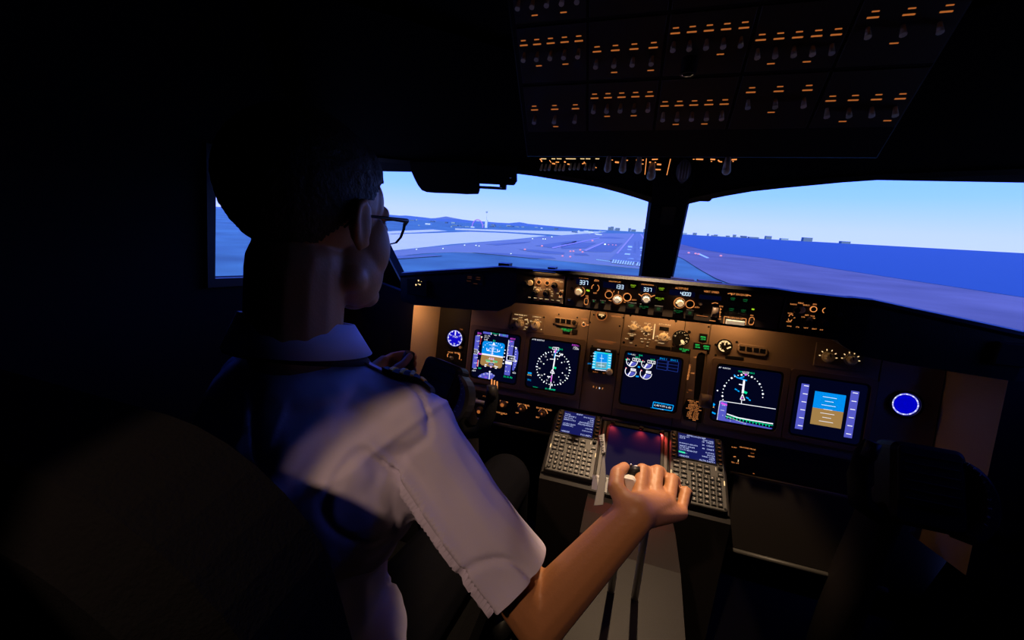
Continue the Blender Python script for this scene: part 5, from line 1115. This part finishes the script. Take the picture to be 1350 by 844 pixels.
def sky_block(x0, x1, yt, yb_, m, lab, y=7750):
    a = atY(x0, yt, y); b = atY(x1, yt, y); o = MB().wbox((a.x, y, H0), (b.x, y+(b.x-a.x)*.8, a.z)).build('tower_block', SCN[m]); return tag(o, lab, 'building', 'skyline beyond the runway')
pass
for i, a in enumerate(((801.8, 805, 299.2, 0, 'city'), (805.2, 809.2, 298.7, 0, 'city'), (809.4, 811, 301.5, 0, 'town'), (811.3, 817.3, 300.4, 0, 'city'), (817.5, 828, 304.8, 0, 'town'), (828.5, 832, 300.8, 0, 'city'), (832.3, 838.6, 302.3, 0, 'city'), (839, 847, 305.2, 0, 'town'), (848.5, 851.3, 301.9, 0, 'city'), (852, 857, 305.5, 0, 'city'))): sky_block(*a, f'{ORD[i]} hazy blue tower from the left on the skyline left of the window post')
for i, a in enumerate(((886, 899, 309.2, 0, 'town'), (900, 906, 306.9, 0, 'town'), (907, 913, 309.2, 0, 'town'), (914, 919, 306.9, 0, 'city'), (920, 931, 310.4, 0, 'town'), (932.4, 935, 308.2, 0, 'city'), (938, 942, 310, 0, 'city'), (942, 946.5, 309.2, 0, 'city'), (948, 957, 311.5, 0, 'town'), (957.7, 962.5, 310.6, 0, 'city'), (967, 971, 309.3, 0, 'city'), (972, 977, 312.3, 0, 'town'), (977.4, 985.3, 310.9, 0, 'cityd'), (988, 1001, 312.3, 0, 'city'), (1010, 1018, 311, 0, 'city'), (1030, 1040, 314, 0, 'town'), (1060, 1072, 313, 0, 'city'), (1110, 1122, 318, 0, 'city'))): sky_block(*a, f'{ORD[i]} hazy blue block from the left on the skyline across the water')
ct = thing('control_tower', 'slender white control tower with a small round cab on the horizon beside the pink arch', 'tower', atZ(641, 300.5, H0)); p = atZ(641, 300.5, H0); s_ = p.y/FPX
MB().wbox((p.x-1.7*s_, p.y-s_, H0), (p.x+1.7*s_, p.y+s_, H0+10.5*s_)).build('shaft', SCN['tower'], ct); MB().tube([(p.x, p.y, H0+10*s_), (p.x, p.y, H0+21*s_)], .25*s_, 6).build('mast', SCN['tower'], ct); MB().ell((p.x, p.y, H0+21*s_), (1.5*s_, 1.5*s_, 1.1*s_), seg=10, rings=6).build('cab', SCN['town'], ct)
p = atZ(629.5, 300, H0); s_ = p.y/FPX
o = MB().tube([(p.x+8*s_*math.cos(a), p.y, H0+10.5*s_*math.sin(a)) for a in [math.pi*i/16 for i in range(17)]], .75*s_, 6).build('arch', SCN['arch']); tag(o, 'thin pink arch standing on the horizon left of the control tower', 'arch')
# ------------------------------------------------------------ the pilot
M['skin'] = mat('skin', (.50, .22, .09), .5, bump=.15, scale=250, var=.06)
M['hair'] = mat('black_hair', (.012, .010, .009), .6, bump=.9, scale=260)
M['shirt'] = mat('white_shirt_cotton', (.62, .57, .72), .85, bump=.12, scale=700)
M['trousers'] = mat('black_trousers', (.006, .006, .008), .95, bump=.2, scale=500, spec=.05)
M['tie'] = mat('black_cloth', (.006, .006, .008), .8); M['gold'] = mat('gold_braid', (.80, .40, .02), .5, spec=.1, bump=.3, scale=900)
M['nail'] = mat('fingernail', (.62, .38, .30), .3); M['eyew'] = mat('eye_white', (.7, .7, .7), .3)
def blob(prims, voxel, it=3, fac=.5):
    """one continuous surface from overlapping tapered limbs"""
    mb = MB()
    for p in prims:
        if p[0] == 'c':
            _, a, b, r1, r2 = p; a, b = V(a), V(b); mb.tube([a, a.lerp(b, .5), b], [r1, (r1+r2)/2, r2], 14); mb.ell(a, r1, seg=14, rings=10); mb.ell(b, r2, seg=14, rings=10)
        else: mb.ell(*p[1:], seg=24, rings=16)
    me = mb.mesh('blob', 'skin'); o = bpy.data.objects.new('blob', me); C.objects.link(o)
    r = o.modifiers.new('r', 'REMESH'); r.mode = 'VOXEL'; r.voxel_size = voxel
    if it: s = o.modifiers.new('s', 'SMOOTH'); s.iterations = it; s.factor = fac
    dg = bpy.context.evaluated_depsgraph_get(); m2 = bpy.data.meshes.new_from_object(o.evaluated_get(dg)); bpy.data.objects.remove(o); return m2
def child(name, me, m, root, rootloc, label=None):
    for v in me.vertices: v.co -= rootloc
    me.polygons.foreach_set('use_smooth', [True]*len(me.polygons)); me.materials.clear(); me.materials.append(M[m])
    o = bpy.data.objects.new(name, me); C.objects.link(o); o.parent = root
    if label: o['label'] = label
    return o
pil = thing('person', 'man in a white short-sleeved shirt with striped shoulder boards and glasses, seated at the controls', 'person', (-.47, .42, 0))
PL = V((-.47, .42, 0))
HS_ = 1.13
HO = atD(414, 290, .56); HR = Matrix.Rotation(math.radians(-2), 3, 'Z') @ Matrix.Rotation(math.radians(-5), 3, 'X')
hd = lambda x, y, z: HO+HR @ V((x, y, z))*HS_
B = []
e = lambda c, r, rot=None: B.append(('e', hd(*c), tuple(q*HS_ for q in r), HR if rot is None else HR @ rot))
c = lambda a, b, r1, r2: B.append(('c', hd(*a), hd(*b), r1*HS_, r2*HS_))
e((0, -.008, .035), (.075, .096, .086)); e((0, .045, .032), (.061, .050, .052)); e((0, .040, -.030), (.060, .056, .074))
for s in (-1, 1):
    e((s*.044, .052, -.030), (.025, .032, .046)); c((s*.050, .010, -.070), (s*.020, .078, -.100), .021, .018); e((s*.013, .108, -.042), (.009, .010, .008)); e((s*.031, .086, -.002), (.015, .012, .010))
    R1 = Matrix.Rotation(math.radians(s*-18), 3, 'Z')
    e((s*.080, -.009, -.004), (.006, .015, .026), R1)
    pts = [(s*.079, .003, -.024), (s*.078, -.008, -.029), (s*.082, -.018, -.018), (s*.087, -.024, .002), (s*.086, -.020, .018), (s*.083, -.008, .024), (s*.080, .003, .017), (s*.079, .005, .004)]
    for a, b in zip(pts, pts[1:]): c(a, b, .0048, .0048)
e((0, .072, -.104), (.026, .020, .019)); e((-.043, .034, -.064), (.023, .042, .046)); e((.043, .034, -.064), (.023, .042, .046)); c((0, .092, .012), (0, .116, -.036), .0085, .0125); c((-.034, .088, .020), (.034, .088, .020), .012, .012)
e((0, .089, -.070), (.024, .010, .006)); e((0, .088, -.080), (.020, .010, .007))
c((0, -.025, -.060), (0, -.030, -.15), .056, .056)
neck = V((-.46, .43, 1.12)); B.append(('c', hd(0, -.030, -.14), neck, .060, .066))
shR, elR, wrR = V((-.315, .485, 1.035)), V((-.070, .455, .785)), atD(838, 676, .545)
shL, elL, wrL = V((-.635, .50, 1.035)), V((-.700, .60, .80)), V((-.600, .745, .955))
hips = [V((-.37, .42, .58)), V((-.57, .42, .58))]
def torso(g, B):
    B += [('c', (-.47, .43, 1.02), (-.47, .42, .62), .125*g, .125*g), ('e', (-.47, .44, .93), (.175*g, .120*g, .19*g)), ('e', (-.47, .43, .62), (.17*g, .125*g, .12*g)),
          ('c', neck+V((0, -.01, -.03)), shR+V((-.015, 0, .010)), .062*g, .056*g), ('c', neck+V((0, -.01, -.03)), shL+V((.015, 0, .010)), .062*g, .056*g), ('c', (-.36, .45, .92), (-.34, .47, 1.0), .09*g, .075*g), ('c', (-.58, .45, .92), (-.60, .47, 1.0), .09*g, .075*g)]
torso(.87, B)
B += [('c', shR, elR, .048, .043), ('c', elR, wrR, .042, .027), ('c', shL, elL, .048, .043), ('c', elL, wrL, .042, .027)]
kneeR, kneeL = V((-.27, .90, .655)), V((-.66, .86, .64))
for h, k, f in ((hips[0], kneeR, V((-.27, 1.0, .12))), (hips[1], kneeL, V((-.62, .98, .12)))): B += [('c', h, k, .085, .058), ('c', k, f, .055, .04), ('c', f, f+V((0, .14, -.05)), .04, .032)]
def finger(pts, r): return [('c', a, b, r*(1-.05*i), r*(1-.05*(i+1))) for i, (a, b) in enumerate(zip(pts, pts[1:]))]
# right hand closed over the thrust levers
FR_ = dict(index=[(842, 654, .565), (846.5, 619.5, .600), (852, 621, .640), (852, 636, .655)], middle=[(862, 657, .57), (866.5, 621, .610), (871, 622, .650), (870, 640, .66)],
           ring=[(881, 664, .575), (886, 632, .612), (890, 634, .648), (888, 650, .656)], little=[(897, 676, .58), (904, 648, .608), (907, 650, .634), (904, 662, .644)])
nails = []
for k, p in FR_.items():
    q = [atD(*t) for t in p]; B += finger(q, .0107 if k != 'little' else .0090); B.append(('c', wrR, q[0], .024, .0115)); nails.append((q[3], q[3]-q[2]))
th_ = [atD(826, 664, .55), atD(811.5, 643, .565), atD(813.5, 624, .585), atD(823.5, 616, .60)]
B.append(('c', wrR, th_[0], .022, .018)); B += [('c', th_[0], th_[1], .016, .0125), ('c', th_[1], th_[2], .0120, .0108), ('c', th_[2], th_[3], .0108, .0085)]
pc_ = sum((atD(*FR_[k][0]) for k in FR_), V((0, 0, 0)))/4; B.append(('c', wrR, pc_, .026, .018))
# left hand around the left horn of the wheel
hc = V((-.562, .862, .955)); ax = V((-.05, .12, .99)).normalized()
for i, k in enumerate(('index', 'middle', 'ring', 'little')):
    z = ax*(.028-.019*i); b0 = hc+z+V((-.032, -.045, 0)); q = [b0, hc+z+V((-.034, -.004, 0)), hc+z+V((-.018, .024, 0)), hc+z+V((.012, .028, 0)), hc+z+V((.027, .010, 0))]
    B += finger(q, .0095 if i < 3 else .0082); B.append(('c', wrL, b0, .024, .0135))
q = [hc+V((-.020, -.046, -.01)), hc+V((.004, -.040, .012)), hc+V((.020, -.030, .024)), hc+V((.028, -.014, .040))]
B.append(('c', wrL, q[0], .022, .016)); B += finger(q, .0112)
child('body', blob(B, .0034, 4), 'skin', pil, PL)
# eyes and glasses
for s in (-1, 1): MB().ell(hd(s*.031, .0865, .003), .0130, seg=14, rings=10).build('eye', 'eyew', pil); MB().ell(hd(s*.031, .0955, .003), .0052, seg=10, rings=8).build('iris', 'black', pil)
gl = MB()
def lens_outline(s, inset):   # flat top, rounded teardrop bottom leaning to the nose
    k = 1-inset/.026; pts = [(.031, .018), (.029, .004), (.023, -.010), (.012, -.020), (-.002, -.023), (-.016, -.020), (-.026, -.010), (-.030, .004), (-.029, .014), (-.020, .019), (.005, .020), (.022, .0195)]
    return [(s*x*k, (y+.001)*k-.001-inset*.3) for x, y in pts]
for s in (-1, 1):
    gf = Frame(hd(s*.036, .112-.0, -.002), HR @ V((math.cos(s*-.22), math.sin(s*-.22), 0)), HR @ V((0, 0.06, 1)))
    o = lens_outline(s, 0); i = lens_outline(s, .0024)
    gl.plate(gf, o, [i[::-1]], -.002, .002)
    gl.tube([gf.w(s*.0295, .012, 0), hd(s*.080, .085, .012), hd(s*.083, .03, .010), hd(s*.083, -.015, .008), hd(s*.080, -.035, -.008)], [.0034, .0036, .0022, .0018, .0016], 8)
gl.tube([hd(-.009, .117, .006), hd(0, .121, .009), hd(.009, .117, .006)], .0014, 6)
gls = gl.build('glasses', 'black', pil)
for s in (-1, 1):
    gf = Frame(hd(s*.036, .112, -.002), HR @ V((math.cos(s*-.22), math.sin(s*-.22), 0)), HR @ V((0, .06, 1))); MB().prism(gf, lens_outline(s, .0024), -.0004, .0004).build('lens', 'glass', gls)
# hair: a close cap above a hairline
HB = [('e', hd(0, -.012, .040), (.080*HS_, .100*HS_, .089*HS_), HR), ('e', hd(0, .030, .060), (.068*HS_, .058*HS_, .058*HS_), HR)]
hm = blob(HB, .004, 2); bm = bmesh.new(); bm.from_mesh(hm)
kill = []
for v in bm.verts:
    q = (HR.transposed() @ (v.co-HO))/HS_; y, z = q.y, q.z
    line = .058 if y > .055 else (.058-(.055-y)*.9 if y > .02 else (.026 if y > -.0 else (.026+(y)*1.4 if y > -.06 else -.058)))
    if z < line: kill.append(v)
bmesh.ops.delete(bm, geom=kill, context='VERTS')
rn = random.Random(5)
for v in bm.verts: v.co += v.normal*rn.uniform(-.0007, .0012)
bm.to_mesh(hm); bm.free(); child('hair', hm, 'hair', pil, PL)
# shirt: torso and two short sleeves, one shell with folds
from mathutils import noise
S = []
torso(1.10, S)
sR = shR+V((.004, 0, 0)); S.append(('e', neck+V((0, -.004, -.012)), (.104, .098, .034))); eR = shR.lerp(elR, .80); eL = shL.lerp(elL, .72)
S += [('c', sR, shR.lerp(elR, .4), .067, .069), ('c', shR.lerp(elR, .4), eR, .069, .073), ('c', shL, eL, .064, .066)]
sm_ = blob(S, .0048, 6); bm = bmesh.new(); bm.from_mesh(sm_); bm.normal_update()
kill = [v for v in bm.verts if v.co.z < .60]
axR = (elR-shR).normalized()
for v in bm.verts:
    d = 0; p = v.co
    d += .007*(noise.noise(p*11)) + .003*noise.noise(V((p.x*30, p.y*30, p.z*9)))
    t = (p-shR).dot(axR)
    if p.x > -.55: d -= .006*max(0, .35-abs(noise.noise(V((p.x*9+p.z*5, p.y*9, p.z*5-p.x*3))))*4)/.35
    if p.x > -.40:
        # long diagonal folds down the sleeve and a step at the shoulder seam
        w_ = (p-shR)-axR*t; ang = math.atan2(w_.z, w_.x)
        d += .010*math.sin(ang*4+t*9)*max(0, min(1, (t+.02)/.10))
        d += .0035*math.exp(-((t-.012)/.006)**2)
        d += .004*math.sin((p.x*.6+p.y*.5-p.z*.8)*75)*math.exp(-((t+.02)/.09)**2)
    v.co += v.normal*d
bmesh.ops.delete(bm, geom=kill, context='VERTS')
for e0, d0 in ((eR, (elR-shR).normalized()), (eL, (elL-shL).normalized())):
    fcs = [f for f in bm.faces if (f.calc_center_median()-e0).length < .13]
    gg = fcs+list({x for f in fcs for x in f.edges})+list({x for f in fcs for x in f.verts})
    bmesh.ops.bisect_plane(bm, geom=gg, plane_co=e0, plane_no=d0, clear_outer=True)
bm.to_mesh(sm_); bm.free()
sh = child('shirt', sm_, 'shirt', pil, PL)
# collar: folded band round the neck, black tie band beneath
def bandring(c0, rx, ry, z0, z1, flare, tiltv, th=.003, a0=0, a1=360, n=40):
    vs, fs = [], []
    for i in range(n+1):
        a = math.radians(a0+(a1-a0)*i/n); dz = tiltv*math.sin(a)
        for r, z in ((0, z1), (flare, z0), (flare-th, z0), (-th, z1-.001)): vs.append(c0+V(((rx+r)*math.cos(a), (ry+r)*math.sin(a), z+dz)))
    for i in range(n): fs += [(4*i+k, 4*i+4+k, 4*i+4+(k+1) % 4, 4*i+(k+1) % 4) for k in range(4)]
    return MB().add(vs, fs, True)
cn = V((-.462, .440, 1.166))
bandring(cn, .074, .076, -.018, .030, .024, -.022, a0=95, a1=445, n=56).build('collar', 'shirt', sh)
bandring(cn+V((0, 0, -.016)), .087, .089, -.014, .002, .010, -.030, th=.01).build('tie_band', 'tie', sh)
tie = MB().add([cn+V(q) for q in ((-.02, .094, -.04), (.02, .094, -.04), (.035, .120, -.40), (0, .125, -.43), (-.035, .120, -.40), (-.02, .084, -.04), (.02, .084, -.04), (.035, .110, -.40), (0, .115, -.43), (-.035, .110, -.40))], [(0, 1, 2, 3, 4), (9, 8, 7, 6, 5)]+[(i, (i+1) % 5, 5+(i+1) % 5, 5+i) for i in range(5)]); tie.build('tie', 'tie', sh)
# surface-following shoulder board
from mathutils.bvhtree import BVHTree
def board(side):
    b = bmesh.new(); b.from_mesh(sh.data); bv = BVHTree.FromBMesh(b)
    a = neck+V((side*.060, .015, .03)); z_ = (shR if side > 0 else shL)+V((side*.050, .02, .03))
    if side > 0: a, z_ = V((-.405, .478, 1.2)), V((-.285, .520, 1.2))
    n = 24; W = .023; rows = []
    dr = (z_-a); dr.z = 0; pr = V((-dr.y, dr.x, 0)).normalized()
    for i in range(n+1):
        p = a.lerp(z_, i/n); row = []
        for k in (-1, -.5, 0, .5, 1):
            q = p+pr*W*k*(1 if i > 1 else .6); hit = bv.ray_cast(q-PL+V((0, 0, .2)), V((0, 0, -1)))
            row.append((hit[0]+PL) if hit[0] else q)
        rows.append(row)
    # smooth heights
    for _ in range(4):
        for k in range(5):
            for i in range(1, n): rows[i][k].z = max(rows[i][k].z, (rows[i-1][k].z+rows[i+1][k].z)/2)
    def strip(i0, i1, lift, th):
        m_ = MB(); vs = []
        for i in range(i0, i1+1): vs += [rows[i][k]+V((0, 0, lift)) for k in range(5)]+[rows[i][k]+V((0, 0, lift-th)) for k in range(5)]
        fs = []; c_ = i1-i0
        for i in range(c_):
            for k in range(4): fs += [(10*i+k, 10*i+k+1, 10*i+11+k, 10*i+10+k), (10*i+5+k, 10*i+15+k, 10*i+16+k, 10*i+6+k)]
            fs += [(10*i, 10*i+10, 10*i+15, 10*i+5), (10*i+4, 10*i+9, 10*i+19, 10*i+14)]
        fs += [(0, 5, 6, 1), (1, 6, 7, 2), (2, 7, 8, 3), (3, 8, 9, 4)]+[tuple(10*c_+j for j in (k, k+1, k+6, k+5)) for k in range(4)]
        return m_.add(vs, fs)
    strip(0, 10, .006, .004).build('shoulder_strap', 'shirt', sh)
    bd = strip(10, n, .012, .009).build('shoulder_board', 'tie', sh, 'black shoulder board with four gold stripes')
    for i in (12, 15, 18, 21): strip(i, i+1, .0145, .003).build('gold_stripe', 'gold', bd) if 0 else strip(i, i+1, .0145, .003).build('gold_stripe', 'gold', sh)
    q = rows[2][2]+V((0, 0, .0065)); MB().cyl(Frame(q, (1, 0, 0), (0, 1, 0)), 0, 0, .0055, 0, .003, seg=14, ch=.001).build('button', 'white', sh)
    b.free()
board(1); board(-1)
# sleeve seam
# trousers and shoes
T = []
for h, k, f in ((hips[0], kneeR, V((-.27, 1.0, .16))), (hips[1], kneeL, V((-.62, .98, .16)))): T += [('c', h, k, .095, .072), ('c', k, f, .068, .055)]
T += [('e', (-.47, .43, .59), (.185, .14, .105))]
child('trousers', blob(T, .007, 3), 'trousers', pil, PL)
for x in (-.27, -.62): MB().ell((x, 1.03 if x > -.5 else 1.01, .07), (.048, .12, .05)).build('shoe', 'black', pil)
